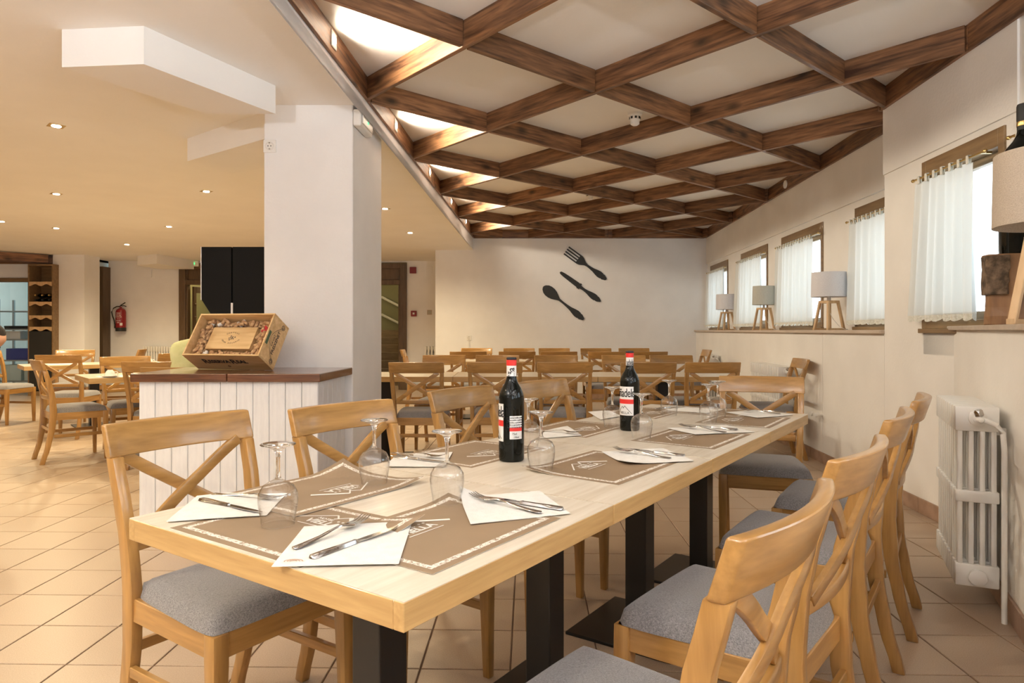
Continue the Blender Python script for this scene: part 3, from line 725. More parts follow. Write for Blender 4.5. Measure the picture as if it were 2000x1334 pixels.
chair(1.30, 3.56, (-.30, -.95), 'chair at the far head of the laid table, facing the camera', G1)

# ---- bare tables in rows at the back
def bare(x0, y1, L_, W_, lb, rz=0, group='bare tables in rows near the back wall', src=None):
    o = copy_tree(src); o.location = (x0, y1, 0); o.rotation_euler = (0, 0, rz); o['label'] = lb; o['category'] = 'table'; o['group'] = group; return o
tA = make_table(1.25, .68, ped=1, post=.10); bpy.context.view_layer.update(); remember(tA)
YA = 6.60; tA.location = (-1.76, YA, 0); tA['label'] = 'left module of the front bare table row, partly behind the column'; tA['group'] = 'bare tables in rows near the back wall'
bare(-.51, YA, 0, 0, 'middle module of the front bare table row', src=tA); bare(.74, YA, 0, 0, 'right module of the front bare table row', src=tA)
YBk = 9.45; tB = make_table(1.0, .65, ped=1, post=.10); bpy.context.view_layer.update(); remember(tB)
tB.location = (-.95, YBk, 0); tB['label'] = 'left module of the rear bare table row'; tB['group'] = 'bare tables in rows near the back wall'
bare(.05, YBk, 0, 0, 'middle module of the rear bare table row', src=tB); bare(1.05, YBk, 0, 0, 'right module of the rear bare table row', src=tB)
o5 = ['leftmost', 'second from left', 'middle', 'fourth from left', 'rightmost']
for xs, y, fy, nm in [((-.764, -.124, .442, 1.094, 1.63), 5.83, 1, 'near-side chairs of the front bare table row'), ((-.714, -.158, .457, 1.135, 1.65), 6.80, -1, 'far-side chairs of the front bare table row'),
                      ((-.543, .05, .556, 1.155, 1.649), 8.62, 1, 'near-side chairs of the rear bare table row'), ((-.496, .117, .6125, 1.218, 1.77), 9.60, -1, 'far-side chairs of the rear bare table row')]:
    for i, x in enumerate(xs):
        chair(x, y + rnd.uniform(-.03, .03), (rnd.uniform(-.06, .06), fy), '%s of the %s' % (o5[i], nm), nm)
chair(-1.38, 5.86, (.03, 1), 'chair of the front bare table row mostly hidden behind the column', 'chairs at the row ends')
chair(2.33, 6.28, (-1, .12), 'chair turned sideways at right end of the front bare table row', 'chairs at the row ends')
chair(2.28, 9.1, (-1, .05), 'chair turned sideways at right end of the rear bare table row', 'chairs at the row ends')
chair(-1.14, 9.1, (1, .1), 'chair turned sideways at left end of the rear bare table row', 'chairs at the row ends')
# ---- tables and chairs of the left hall
HB = Vector((.757, .65, 0)); HA = Vector((-.65, .757, 0)); HRZ = math.atan2(HB.y, HB.x)
G2 = 'tables of the left hall'; G3 = 'chairs of the left hall'
def hall_table(n, L_, W_, lb):
    t = make_table(L_, W_, ped=1, post=.10); p = n + HA * W_; t.location = (p.x, p.y, 0); t.rotation_euler = (0, 0, HRZ); t['label'] = lb; t['group'] = G2; return t
n2 = Vector((-3.50, 5.69, 0)); n1 = Vector((-5.37, 7.57, 0))
hall_table(n2, 1.2, .70, 'bare beech table behind the left end of the counter, set with a cup')
hall_table(n1, 1.45, .70, 'far table of the left hall in front of the pillar')
chair(-3.93, 6.20, (.72, .69), 'sideways chair left of the cup table, nearest in the left hall', G3)
chair(-3.0, 5.95, (-.06, 1), 'chair seen from behind just above the left end of the counter', G3)
chair(-3.62, 6.56, (.65, -.757), 'chair behind the cup table with its back to the pillar', G3)
chair(-4.80, 7.50, (-.15, 1), 'chair seen from behind at the far hall table, left of the pillar edge', G3)
chair(-5.62, 8.75, (.35, -.94), 'chair on the far side of the far hall table, before the wine rack', G3)
chair(-6.28, 8.55, (1, -.12), 'chair cut by the left edge of the photograph', G3)
chair(-5.30, 9.25, (-.95, -.3), 'small sideways chair before the dark door jamb', G3)
chair(-4.00, 7.95, (-.8, .6), 'chair in front of the hall radiator, right of the small far cup', G3)

# ---- counter beside the column
ct = thing('counter', 'white tongue and groove panelled counter with dark wooden top beside the column', 'counter', (-2.115, 3.90, 0))
W_ = 1.015; Dp = .63
obj('carcass', MB().box(.012, W_ - .012, .012, Dp, 0, .855), M['white'], ct)
nb = 11; bw = W_ / nb; me = MB().prism([(0.0015, .012), (.0015, .003), (.004, 0), (bw - .004, 0), (bw - .0015, .003), (bw - .0015, .012)], 0, .858).mesh('panel_board', M['panel_white'])
for i in range(nb): link('panel_board', me, ct, (i * bw, 0, 0))
nb = 6; bw = (Dp) / nb; me = MB().prism([(0.0015, .012), (.0015, .003), (.004, 0), (bw - .004, 0), (bw - .0015, .003), (bw - .0015, .012)], 0, .858).mesh('panel_board', M['panel_white'])
for i in range(nb): link('panel_board', me, ct, (W_, .002 + i * bw, 0), (0, 0, PI / 2))
for i in range(nb): link('panel_board', me, ct, (0, .002 + (i + 1) * bw, 0), (0, 0, -PI / 2))
obj('top_board', MB().prism([(-.035, -.03), (.508, -.03), (.508, .64), (-.035, .64)], .858, .905), M['counter_wood'], ct, bevel=.005)
obj('top_board', MB().prism([(.511, -.03), (1.035, -.03), (1.062, .64), (.511, .64)], .858, .905), M['counter_wood'], ct, bevel=.005)

# ---- wine crate leaning back, filled with corks
O = Vector((-1.978, 4.341, .9055)); psi = .28
CW, CL_, CD = .545, .305, .172
wv = Vector((math.cos(psi), -math.sin(psi), 0)); hv = Vector((math.sin(psi), math.cos(psi), 0))
th = math.radians(57); nvec = (hv * -math.sin(th) + Vector((0, 0, math.cos(th)))); svec = (hv * math.cos(th) + Vector((0, 0, math.sin(th))))
CM = Matrix(((wv.x, svec.x, nvec.x, O.x), (wv.y, svec.y, nvec.y, O.y), (wv.z, svec.z, nvec.z, O.z), (0, 0, 0, 1)))
cr = thing('wine_crate', 'pine wine crate tilted on the counter, filled with corks', 'crate'); cr.matrix_world = CM
k = .011
obj('bottom_panel', MB().box(k, CW - k, k, CL_ - k, 0, k), M['crate_wood'], cr)
obj('front_panel', MB().box(0, CW, 0, k, 0, CD), M['crate_wood'], cr, bevel=.0015, seg=1)
obj('back_panel', MB().box(0, CW, CL_ - k, CL_, 0, CD), M['crate_wood'], cr, bevel=.0015, seg=1)
for x in (0, CW - k): obj('side_panel', MB().box(x, x + k, k + .0005, CL_ - k - .0005, 0, CD), M['crate_wood'], cr, bevel=.0015, seg=1)
def print_on(parent, mb, Mx, m='ink', name='lettering'):
    r = MB(); put(r, mb, Mx); return obj(name, r, M[m], parent)
FR = Matrix(((1, 0, 0, 0), (0, 0, -1, -.0008), (0, 1, 0, 0), (0, 0, 0, 1)))       # text plane on the front panel
def tx(b, s, x, y, **k2):
    m_ = text_mb(b, s, **k2); m_.v = [v + Vector((x, y, 0)) for v in m_.v]; return m_
def serif(mb, strokes):
    for a, b, w2 in strokes: stroke(mb, a, b, w2)
    return mb
mbt = MB()
for ch_, s_, x_ in [('R', .066, .125), ('ESERVA', .046, .222), ('R', .066, .325), ('EAL', .046, .385)]:
    put(mbt, tx(ch_, s_, x_, .098 if s_ > .04 else .093, offset=.0016, sx=.98), Matrix.Identity(4))
print_on(cr, mbt, FR)
print_on(cr, MB().lathe([(0, 0), (.011, 0), (.011, .0004), (0, .0004)], 14, TR(.262, .045, 0)), FR, 'log', 'wood_knot')
SD = Matrix(((0, 0, 1, CW + .0003), (1, 0, 0, 0), (0, 1, 0, 0), (0, 0, 0, 1)))    # side panel: x = up the slope, y = depth
mbt = MB(); put(mbt, tx('FREIXENET', .031, .152, .070, offset=.0005, sx=1.05), Matrix.Identity(4)); put(mbt, tx('CAVAS', .022, .152, .098, sx=1.15), Matrix.Identity(4))
pts = [(.028 + .248 * i / 22, .045 + .085 * math.sin(PI * i / 22)) for i in range(23)]
for a, b in zip(pts[:-1], pts[1:]): stroke(mbt, a, b, .0025); 
for a, b in zip(pts[:-1], pts[1:]): stroke(mbt, (a[0], a[1] - .012), (b[0], b[1] - .012), .0012)
for x_ in (.032, .272):
    for rr in (.016, .009):
        c = [(x_ + rr * math.cos(q * PI / 6), .052 + rr * math.sin(q * PI / 6)) for q in range(13)]
        for a, b in zip(c[:-1], c[1:]): stroke(mbt, a, b, .003)
print_on(cr, mbt, SD)
print_on(cr, MB().box(.10, .19, .140, .162, 0, .0006), SD, 'green_label', 'green_stamp')
ib = thing('wooden_box', 'small closed pine box lying among the corks in the crate', 'box'); ib.matrix_world = CM @ TR(.105, .078, .0112)
obj('body', MB().box(0, .315, 0, .150, 0, .105), M['crate_wood'], ib, bevel=.0015, seg=1)
obj('lid', MB().box(-.003, .318, -.003, .153, .1055, .115), M['crate_wood'], ib, bevel=.001, seg=1)
mbt = MB(); 
def arc_text(dst, s, r, a_mid, size, cx, cy, flip=1):
    n = len(s); st = size * .62 / r
    for i, c in enumerate(s):
        if c == ' ': continue
        a = a_mid - flip * (i - (n - 1) / 2) * st
        put(dst, text_mb(c, size), TR(cx + r * math.cos(a) * 1.7, cy + r * math.sin(a), 0) @ Matrix.Rotation(a - PI / 2 * flip, 4, 'Z'))
arc_text(mbt, 'CHATEAU', .038, PI / 2, .014, .158, .075); arc_text(mbt, 'GRAN RESERVA', .038, -PI / 2, .013, .158, .075, -1)
for q in range(9):
    rr = .004 + .0016 * q; a = q * 2.4; put(mbt, MB().lathe([(0, 0), (.0045, 0), (.0045, .0004), (0, .0004)], 8), TR(.158 + rr * math.cos(a) * 1.5, .075 + rr * math.sin(a), 0))
print_on(ib, mbt, TR(0, 0, .1152))
cm = {}
cg = MB().lathe([(.0098, -.021), (.0108, -.0195), (.0108, .0195), (.0098, .021)], 12)
for kk in ('cork', 'cork_white', 'cork_red'): cm[kk] = cg.mesh('cork', M[kk], smooth=True)
cm['m'] = MB().lathe([(.0085, -.02), (.0095, -.018), (.0095, .004), (.015, .009), (.0165, .015), (.013, .021), (0, .023)], 12).mesh('cork', M['cork'], smooth=True)
rc = random.Random(3); placed = []
def zones():
    for _ in range(4000):
        x = rc.uniform(.027, CW - .027); y = rc.uniform(.027, CL_ - .027)
        if .082 < x < .448 and .056 < y < .252: continue
        yield x, y
nc = 0; spots_w = [(.10, .035), (.115, .045), (.13, .028), (.20, .03), (.30, .026), (.45, .03), (.07, .26), (.13, .265), (.27, .262), (.30, .275)]
def put_cork(x, y, z, kind, lab, grp, yaw, tilt):
    o = link('cork', cm[kind]); o.matrix_world = CM @ TR(x, y, z) @ Euler((tilt, 0, yaw)).to_matrix().to_4x4() @ Euler((0, PI / 2, 0)).to_matrix().to_4x4()
    side = 'near the front board' if y < .06 else 'along the back board' if y > .25 else 'at the left end' if x < .1 else 'at the right end'
    o['label'] = '%s, %s' % (lab, side); o['category'] = 'cork'; o['group'] = grp
for x, y in spots_w: put_cork(x, y, .108 + rc.uniform(0, .006), 'cork_white', 'white plastic cork among the brown corks in the crate', 'white corks in the crate', rc.uniform(0, 3), 0); placed.append((x, y, .108))
for x, y in [(.06, .05), (.47, .215), (.478, .23)]: put_cork(x, y, .11, 'cork_red', 'dark red cork in the tilted wine crate', 'red corks in the crate', rc.uniform(0, 3), 0); placed.append((x, y, .11))
for x, y in zones():
    if nc >= 150: break
    for z in (.090, .108, .126):
        if all((x - a) ** 2 + (y - b) ** 2 + ((z - c) * 1.4) ** 2 > .0235 ** 2 for a, b, c in placed):
            if z == .126 and rc.random() > .12: break
            placed.append((x, y, z)); nc += 1
            put_cork(x, y, z + rc.uniform(-.002, .003), 'm' if rc.random() < .3 else 'cork', 'brown wine cork heaped in the tilted crate', 'brown corks in the crate', rc.uniform(0, PI), rc.uniform(-.4, .4)); break
obj('packing_layer', MB().box(k + .001, CW - k - .001, k + .001, .072, k, .08).box(k + .001, CW - k - .001, .234, CL_ - k - .001, k, .08).box(k + .001, .104, .0845, .2335, k, .08).box(.426, CW - k - .001, .0845, .2335, k, .08), M['cork'], cr)

# black screen and bracket hanging on the far side of the column
tv = thing('television', 'black back of a two-part screen unit hanging left of the column', 'television', (0, 5.0, 0))
def pz(px, py, y=5.0): return ((px - 1000) / F * y, EYE - (py - HOR) / F * y)
q = [pz(*a) for a in ((397, 483), (455, 483), (455, 614), (415, 614), (397, 586))]
def vslab(poly, y0, y1, lo=0):
    mb = MB(); mb.prism(poly, y0, y1, Matrix(((1, 0, 0, 0), (0, 0, 1, 0), (0, 1, 0, 0), (0, 0, 0, 1)))); return mb
obj('left_housing', vslab(q, -.03, .08), M['tv_black'], tv, bevel=.004)
q = [pz(*a) for a in ((457, 483), (519, 483), (519, 640), (457, 640))]
obj('right_housing', vslab(q, -.03, .08), M['tv_black'], tv, bevel=.004)
q = [pz(*a) for a in ((455.2, 592), (458.6, 592), (458.6, 640), (455.2, 640))]; obj('cable_cover', vslab(q, -.04, -.031), M['white'], tv)
q = [pz(*a) for a in ((395.5, 483), (397, 483), (397, 586), (395.5, 586))]; obj('screen_edge', vslab(q, -.03, .08), M['white'], tv)
a = pz(519, 520); obj('mount_arm', MB().box(a[0], -1.60, .10, .16, a[1] - .1, a[1] + .05).box(a[0] - .2, a[0] + .02, .081, .13, a[1] - .1, a[1] + .05), M['black_matte'], tv)

# socket, emergency light
def socket(p, rz, lab, s=1):
    t = thing('power_socket', lab, 'socket', p, rz)
    obj('cover_plate', MB().box(-.04 * s, .04 * s, -.010, 0, -.04 * s, .04 * s), M['plastic'], t, bevel=.003)
    obj('insert', MB().lathe([(.027 * s, 0), (.027 * s, .003), (.0245 * s, .0045), (.022 * s, .002), (0, .002)], 20, TR(0, -.0101, 0, PI / 2)), M['ceramic'], t)
    for x in (-.009, .009): obj('contact_hole', MB().lathe([(0, 0), (.0035 * s, 0), (.0035 * s, .002), (0, .002)], 8, TR(x * s, -.0118, 0, PI / 2)), M['ink'], t)
    for z in (-.019, .019): obj('earth_clip', MB().box(-.004 * s, .004 * s, -.016, -.012, (z - .003) * s, (z + .003) * s), M['chrome'], t)
p = PY(527.5, 286, CF - .001); socket(p, 0, 'white power socket high on the left of the column', 1.05)
p = PY(916, 660, BACK - .001); socket(p, 0, 'small white power socket low on the back wall'); obj('cable_duct', MB().box(-.012, .012, -.012, -.001, -.45, -.05), M['plastic'], loc=(p.x, BACK, p.z), label='narrow white cable duct below the back wall socket', category='cable duct')
e = thing('emergency_light', 'white emergency light under the edge board on the column side', 'emergency light', (-1.045, 4.70, 2.56), PI / 2 + .05 * -1)
obj('housing', MB().box(-.15, .15, -.055, 0, -.055, .055), M['plastic'], e, bevel=.012, seg=3)
obj('diffuser', MB().box(-.125, .125, -.064, -.0555, -.035, .035), M['ceramic'], e, bevel=.004)
obj('pictogram', MB().box(-.012, .012, -.0655, -.0645, -.008, .008), M['green_led'], e)

# ---- black cutlery shapes on the back wall
def wall_shape(name, outline, holes, lab, cat, P0, P1):
    """outline in (s across -, t along 0..1): symmetric half profile from head (0) to handle end (1)"""
    a = PY(*P0, BACK); b = PY(*P1, BACK); d = b - a; ln = d.length; ang = math.atan2(d.z, d.x)
    t = thing(name, lab, cat, (a.x, BACK - .004, a.z)); t.rotation_euler = (PI / 2, 0, 0)
    mb = MB()
    for poly in outline: mb.prism([(x * ln, y * ln) for x, y in poly], 0, .012, Matrix.Rotation(ang, 4, 'Z'))
    obj('silhouette', mb, M['silhouette'], t)
def sym(pts): return [(t, h) for t, h in pts] + [(t, -h) for t, h in pts[::-1]]
handle = [(.40, .022), (.50, .020), (.60, .026), (.68, .036), (.76, .056), (.82, .066), (.87, .062), (.89, .052), (.92, .056), (.945, .044), (.965, .036), (.985, .030), (1.0, .014)]
wall_shape('wall_spoon', [sym([(0, .012), (.02, .05), (.07, .088), (.13, .105), (.20, .104), (.27, .085), (.33, .055), (.37, .034)] + handle)], None, 'large black spoon silhouette, lowest of three on the back wall', 'wall decoration', (1061, 560), (1140, 624))
wall_shape('wall_knife', [[(0, .006), (.02, .034), (.10, .046), (.25, .052), (.42, .055), (.46, .052)] + [(.47, .066), (.50, .064), (.505, .036), (.53, .030), (.60, .026), (.68, .036), (.76, .054), (.82, .062), (.87, .060), (.89, .05), (.92, .052), (.95, .040), (1.0, .012),
                           (1.0, -.012), (.95, -.040), (.92, -.052), (.89, -.05), (.87, -.06), (.82, -.062), (.76, -.054), (.68, -.036), (.60, -.026), (.53, -.03), (.505, -.036), (.50, -.062), (.48, -.05), (.46, -.062), (.44, -.045), (.25, -.036), (.10, -.028), (.02, -.016)]], None, 'large black knife silhouette between fork and spoon on the wall', 'wall decoration', (1093, 532), (1173, 589))
tines = [[(0, y - .013), (.30, y - .013), (.30, y + .013), (0.0, y + .013)] for y in (-.084, -.028, .028, .084)]
wall_shape('wall_fork', tines + [sym([(.295, .097), (.33, .097), (.38, .085), (.43, .055), (.47, .032)] + [(.52, .022)] + handle[2:])], None, 'large black fork silhouette, topmost of three on the back wall', 'wall decoration', (1106, 489), (1184, 546))
# ================================================================ TABLE SETTINGS
# placemats: local x = width, local y = away from the diner
def logo():
    mb = MB(); z = .0006
    put(mb, text_mb('VIELLA', .028, .0001, offset=.0007), TR(0, 0, z)); put(mb, text_mb('HOTEL', .013, .0001, offset=.0002), TR(-.012, .020, z))
    for x in (.022, .034): put(mb, MB().lathe([(0, 0), (.0032, 0), (.0032, .0002), (0, .0002)], 5), TR(x, .020, z))
    I = TR(0, 0, z)
    for a, b, wd in (((-.075, .004), (-.012, .050), .0035), ((-.012, .050), (.006, .034), .0035), ((.000, .028), (.022, .052), .0035), ((.022, .052), (.082, -.004), .009), ((-.045, -.020), (.045, -.020), .002)): stroke(mb, a, b, wd, 0, .0002, I)
    return mb
LG = logo()
ZT = .7502
def placemat(c_t, c_w, bx, by, dg, label, lift=0, curl=None, mid=None, logo_at=(-.02, .06), seed=0):
    c = T(c_t, c_w); ang = math.atan2(bx.y, bx.x) + math.radians(dg)
    t = thing('placemat', label, 'placemat', (c.x, c.y, ZT + lift), ang, group='brown printed placemats')
    n, m_ = 26, 20; vs = []; rnd_ = random.Random(seed)
    def hz(x, y):
        z = .0003
        if curl:
            for cx, cy, h, r in curl:
                d = math.hypot(x - cx, y - cy)
                if d < r: z += h * (1 - d / r) ** 1.6
        if mid: z += mid * max(0, 1 - abs(x / .2) ** 2) * .5
        return z
    for j in range(m_ + 1):
        for i in range(n + 1): x = -.205 + .41 * i / n; y = -.155 + .31 * j / m_; vs.append((x, y, hz(x, y)))
    k = n + 1; fs = [(j * k + i, j * k + i + 1, (j + 1) * k + i + 1, (j + 1) * k + i) for j in range(m_) for i in range(n)]
    mb = MB().add(vs, fs); top = len(vs)
    mb.add([(x, y, z - .0004) for x, y, z in vs], [f[::-1] for f in fs], None, 1)
    for a, b in [((j * k), (j + 1) * k) for j in range(m_)] + [(j * k + n, (j + 1) * k + n) for j in range(m_)] + [(i, i + 1) for i in range(n)] + [(m_ * k + i, m_ * k + i + 1) for i in range(n)]:
        mb.f.append([a, b, b + top, a + top]); mb.mi.append(1)
    obj('sheet', mb, [M['mat'], M['print_white']], t)
    r = MB(); put(r, LG, TR(*logo_at, 0) @ Matrix.Diagonal((1.12, 1.12, 1, 1))); r.v = [Vector((v.x, v.y, v.z + hz(v.x, v.y))) for v in r.v]
    obj('printed_logo', r, M['print_white'], t)
tv_, wv_ = TV, WV
placemat(.165, .35, wv_, tv_, 0, 'brown placemat at the near head of the table, under its glass', logo_at=(.02, .045), curl=[(.205, .155, .022, .12)])
placemat(.315, .605, tv_, -wv_, 0, 'nearest right-side placemat, close to the table corner', lift=.0012, logo_at=(-.03, .035), curl=[(.205, .155, .012, .10)])
placemat(.408, .135, -tv_, wv_, 0, 'nearest left-side placemat overlapping the head placemat', lift=.0022, logo_at=(-.03, .035), curl=[(-.205, -.155, .030, .13), (-.205, .155, .015, .10)])
placemat(1.04, .12, -tv_, wv_, 0, 'second left-side placemat, just left of the nearer bottle', logo_at=(-.02, .035), curl=[(.205, -.155, .016, .1)])
placemat(1.085, .575, tv_, -wv_, -2, 'second right-side placemat in the middle of the table', lift=.0006, logo_at=(-.03, .03), curl=[(-.205, .155, .014, .12)])
placemat(1.72, .12, -tv_, wv_, 1, 'third left-side placemat, left of the farther bottle', logo_at=(-.02, .035), curl=[(.205, -.155, .014, .1)])
placemat(1.75, .60, tv_, -wv_, -1, 'third right-side placemat, right of the farther bottle', lift=.0004, logo_at=(-.03, .03))
placemat(2.38, .12, -tv_, wv_, 0, 'farthest left-side placemat behind the farther bottle', logo_at=(-.02, .035))
placemat(2.36, .615, tv_, -wv_, 1, 'farthest right-side placemat near the two paired glasses', lift=.0008, logo_at=(-.03, .03))
placemat(2.60, .37, -wv_, -tv_, 0, 'placemat at the far head of the table', lift=.0016)
# napkins given by their four corners on the table top
def quad_pts(q, n, m_, f):
    out = []
    for j in range(m_ + 1):
        for i in range(n + 1):
            u, v = i / n, j / m_; a = q[0].lerp(q[1], u); b = q[3].lerp(q[2], u); p = a.lerp(b, v); out.append((p.x, p.y, p.z + f(u, v)))
    return out
def napkin(px, label, z=.0045, curl=None, seed=0, corners=None):
    q = [P(*a) for a in px] if px else corners
    c = sum(q, Vector()) / 4; q = [p - Vector((c.x, c.y, .75)) for p in q]
    rn = random.Random(seed); a1, a2 = rn.uniform(0, 6), rn.uniform(0, 6)
    def f(u, v):
        h = .0006 * math.sin(u * 5 + a1) + .0006 * math.sin(v * 4 + a2) + .0012
        if curl: cu, cv, hh, r = curl; d = math.hypot(u - cu, v - cv); h += hh * max(0, 1 - d / r) ** 1.5
        return h
    t = thing('napkin', label, 'napkin', (c.x, c.y, .75 + z - .0012), group='folded white paper napkins')
    n = 12
    for lay, (dz, s, m_) in enumerate(((0, 1.0, 1), (-.0011, .985, 1))):
        qq = [p * s for p in q]; vs = quad_pts(qq, n, n, lambda u, v: f(u, v) + dz); k = n + 1
        fs = [(j * k + i, j * k + i + 1, (j + 1) * k + i + 1, (j + 1) * k + i) for j in range(n) for i in range(n)]
        mb = MB().add(vs, fs); o_ = len(vs); mb.add([(x, y, z_ - .0007) for x, y, z_ in vs], [g[::-1] for g in fs])
        for a, b in [((j * k), (j + 1) * k) for j in range(n)] + [(j * k + n, (j + 1) * k + n) for j in range(n)] + [(i, i + 1) for i in range(n)] + [(n * k + i, n * k + i + 1) for i in range(n)]:
            mb.f.append([a, b, b + o_, a + o_]); mb.mi.append(0)
        obj('paper_fold', mb, M['napkin'], t, smooth=True, angle=1)
    return t, q
n1_, q1 = napkin([(530, 1111.5), (594, 1031.5), (805, 1022.5), (779, 1106.5)], 'white napkin sticking out over the near table edge, under fork and knife', seed=1)
mb = MB()
for rr in (.004, .008, .012):
    c = [(q1[0].x + .030 + rr * math.cos(q_ * PI / 8) * 1.3, q1[0].y + .022 + rr * .8 * math.sin(q_ * PI / 8)) for q_ in range(10)]
    for a, b in zip(c[:-1], c[1:]): stroke(mb, a, b, .0016, .0028, .0031)
obj('printed_emblem', mb, mat('emblem_brown', (.45, .27, .17), .7), n1_)
napkin([(325, 1022), (385, 971.6), (561, 966), (521, 1009.5)], 'white napkin at the left edge beside the nearest glass', seed=2, curl=(1, .3, .006, .4))
napkin([(919, 1028), (1114, 1006), (1054, 962), (897.5, 974.7)], 'white napkin with a curled corner on the nearest right placemat', seed=3, curl=(0, 1, .026, .35))
napkin([(752, 914), (869, 913.7), (884, 885), (777, 888)], 'white napkin between the second glass and the nearer bottle', seed=4)
napkin([(1174.8, 884), (1220, 910), (1355, 903), (1295.5, 877.7)], 'white napkin right of the nearer bottle, on the second right placemat', seed=5, curl=(1, 0, .01, .4))
napkin([(1052, 858), (1066, 842), (1108, 834), (1136, 852)], 'small white napkin just right of the upright glass pair by the nearer bottle', seed=6)
napkin([(1302.5, 838.5), (1358.5, 850.8), (1474, 845.5), (1418, 831.5)], 'white napkin on the third right-side placemat', seed=7)
napkin([(1148.5, 806), (1173, 821), (1215, 814), (1190, 803.5)], 'white napkin left of the farther bottle', seed=8)
napkin([(1418, 807), (1479, 818), (1549, 812), (1474, 801.8)], 'white napkin on the farthest right-side placemat', seed=9)
napkin(None, 'white napkin at the far head of the table', corners=[T(2.50, .18, .75), T(2.48, .40, .75), T(2.68, .42, .75), T(2.69, .20, .75)], seed=10)

# forks and knives
def make_fork():
    t = thing('fork', 'fork', 'fork'); mb = MB(); rg = []
    for x, wd, z, h in ((0, .004, .0015, .001), (.004, .0085, .0015, .0014), (.03, .008, .0018, .0014), (.07, .0048, .004, .0016), (.11, .0032, .009, .0018), (.125, .0034, .010, .0018), (.137, .009, .008, .0014), (.148, .0122, .0062, .0011), (.158, .0125, .006, .001)):
        rg.append([(x, -wd, z - h * .2), (x, wd, z - h * .2), (x, wd * .8, z + h), (x, -wd * .8, z + h)])
    mb.rings(rg)
    obj('handle', mb, M['chrome'], t, smooth=True, angle=1)
    for k_ in range(4):
        y = -.0103 + .00687 * k_; w2 = .0017
        obj('tine', MB().rings([[(x, y - s_ * w2, z), (x, y + s_ * w2, z), (x, y + s_ * w2, z + .0013), (x, y - s_ * w2, z + .0013)] for x, z, s_ in ((.157, .0058, 1), (.175, .006, 1), (.192, .0085, .8), (.205, .013, .4))]), M['chrome'], t)
    return t
def make_knife():
    t = thing('knife', 'knife', 'knife')
    rg = []
    for x, wd, h in ((0, .004, .0015), (.003, .0085, .0028), (.03, .0088, .003), (.07, .0066, .003), (.098, .0048, .0032), (.103, .0058, .0035), (.108, .0045, .003)):
        rg.append([(x, -wd, .0002), (x, wd, .0002), (x, wd * .6, .0002 + 2 * h * .9), (x, -wd * .6, .0002 + 2 * h * .9)])
    obj('handle', MB().rings(rg), M['chrome'], t, smooth=True, angle=1)
    mb = MB().prism([(.107, -.004), (.118, -.004), (.124, -.0075), (.17, -.008), (.20, -.005), (.222, .0025), (.20, .005), (.13, .005), (.107, .0045)], .0025, .0038)
    obj('blade', mb, M['chrome'], t)
    return t
fk = make_fork(); kn = make_knife(); bpy.context.view_layer.update(); remember(fk); remember(kn); used = {'f': 0, 'k': 0}
def lay(kind, a, b, label, z=.0062):
    src = fk if kind == 'f' else kn; used[kind] += 1
    o = src if used[kind] == 1 else copy_tree(src); ln = .205 if kind == 'f' else .222
    A, B = P(*a), P(*b); m_ = (A + B) / 2; d = (B - A).normalized(); s = m_ - d * ln / 2
    o.location = (s.x, s.y, .75 + z); o.rotation_euler = (0, 0, math.atan2(d.y, d.x)); o['label'] = label; o['group'] = 'steel forks on the napkins' if kind == 'f' else 'steel knives on the napkins'
lay('f', (562, 1084), (724, 1020), 'fork in front of all, on the napkin over the near table edge')
lay('k', (592, 1103), (790, 1033), 'knife nearest the camera, on the napkin over the near edge')
lay('f', (430, 972), (541, 982), 'fork behind the nearest glass on the left edge napkin')
lay('k', (391, 981), (512, 1009), 'knife left of the nearest glass, pointing at it')
lay('f', (1072, 1011), (909, 975), 'fork on the napkin with a curled corner')
lay('k', (1102, 1001), (932, 976), 'knife on the napkin with a curled corner')
lay('f', (775, 890), (858, 899), 'fork on the napkin behind the third glass')
lay('k', (779, 897), (862, 907), 'knife on the napkin behind the third glass')
lay('f', (1320, 901), (1192, 883), 'fork on the napkin of the second right placemat')
lay('k', (1336, 894.5), (1215, 880.5), 'knife on the napkin of the second right placemat')
lay('f', (1066, 845), (1116, 850), 'fork on the small napkin right of the nearer bottle')
lay('f', (1430, 849), (1318, 836), 'fork on the napkin of the third right placemat')
lay('k', (1432, 842), (1345, 834.5), 'knife on the napkin of the third right placemat')
lay('f', (1537, 812), (1430, 804), 'fork on the farthest right napkin')
lay('k', (1530, 808), (1450, 802.5), 'knife on the farthest right napkin')
lay('k', (1290, 800.5), (1330, 797), 'knife on the napkin at the far head of the table')

# upside-down stem glasses
def make_glass():
    t = thing('wine_glass', 'glass', 'glass')
    out = [(.0335, 0), (.0345, .012), (.0385, .035), (.0400, .052), (.0385, .066), (.031, .079), (.018, .087), (.0075, .092)]
    inn = [(r - .0013, z) for r, z in out[:-2]] + [(.012, .0845), (0, .087)]
    obj('bowl', MB().shell(out, 40).shell(inn, 40).shell([inn[0], out[0]], 40), M['glass'], t, smooth=True, angle=2)
    obj('stem', MB().shell([(.0075, .092), (.0048, .098), (.0042, .112), (.0042, .132), (.0055, .145), (.010, .153), (.020, .1585), (.034, .162), (.0355, .1633), (.034, .1648), (0, .1655)], 32), M['stemglass'], t, smooth=True, angle=2)
    return t
M['stemglass'] = mat('solid_glass', (1, 1, 1), 0.0, 0, Transmission_Weight=1.0, IOR=1.45)
gl = make_glass(); bpy.context.view_layer.update(); remember(gl)
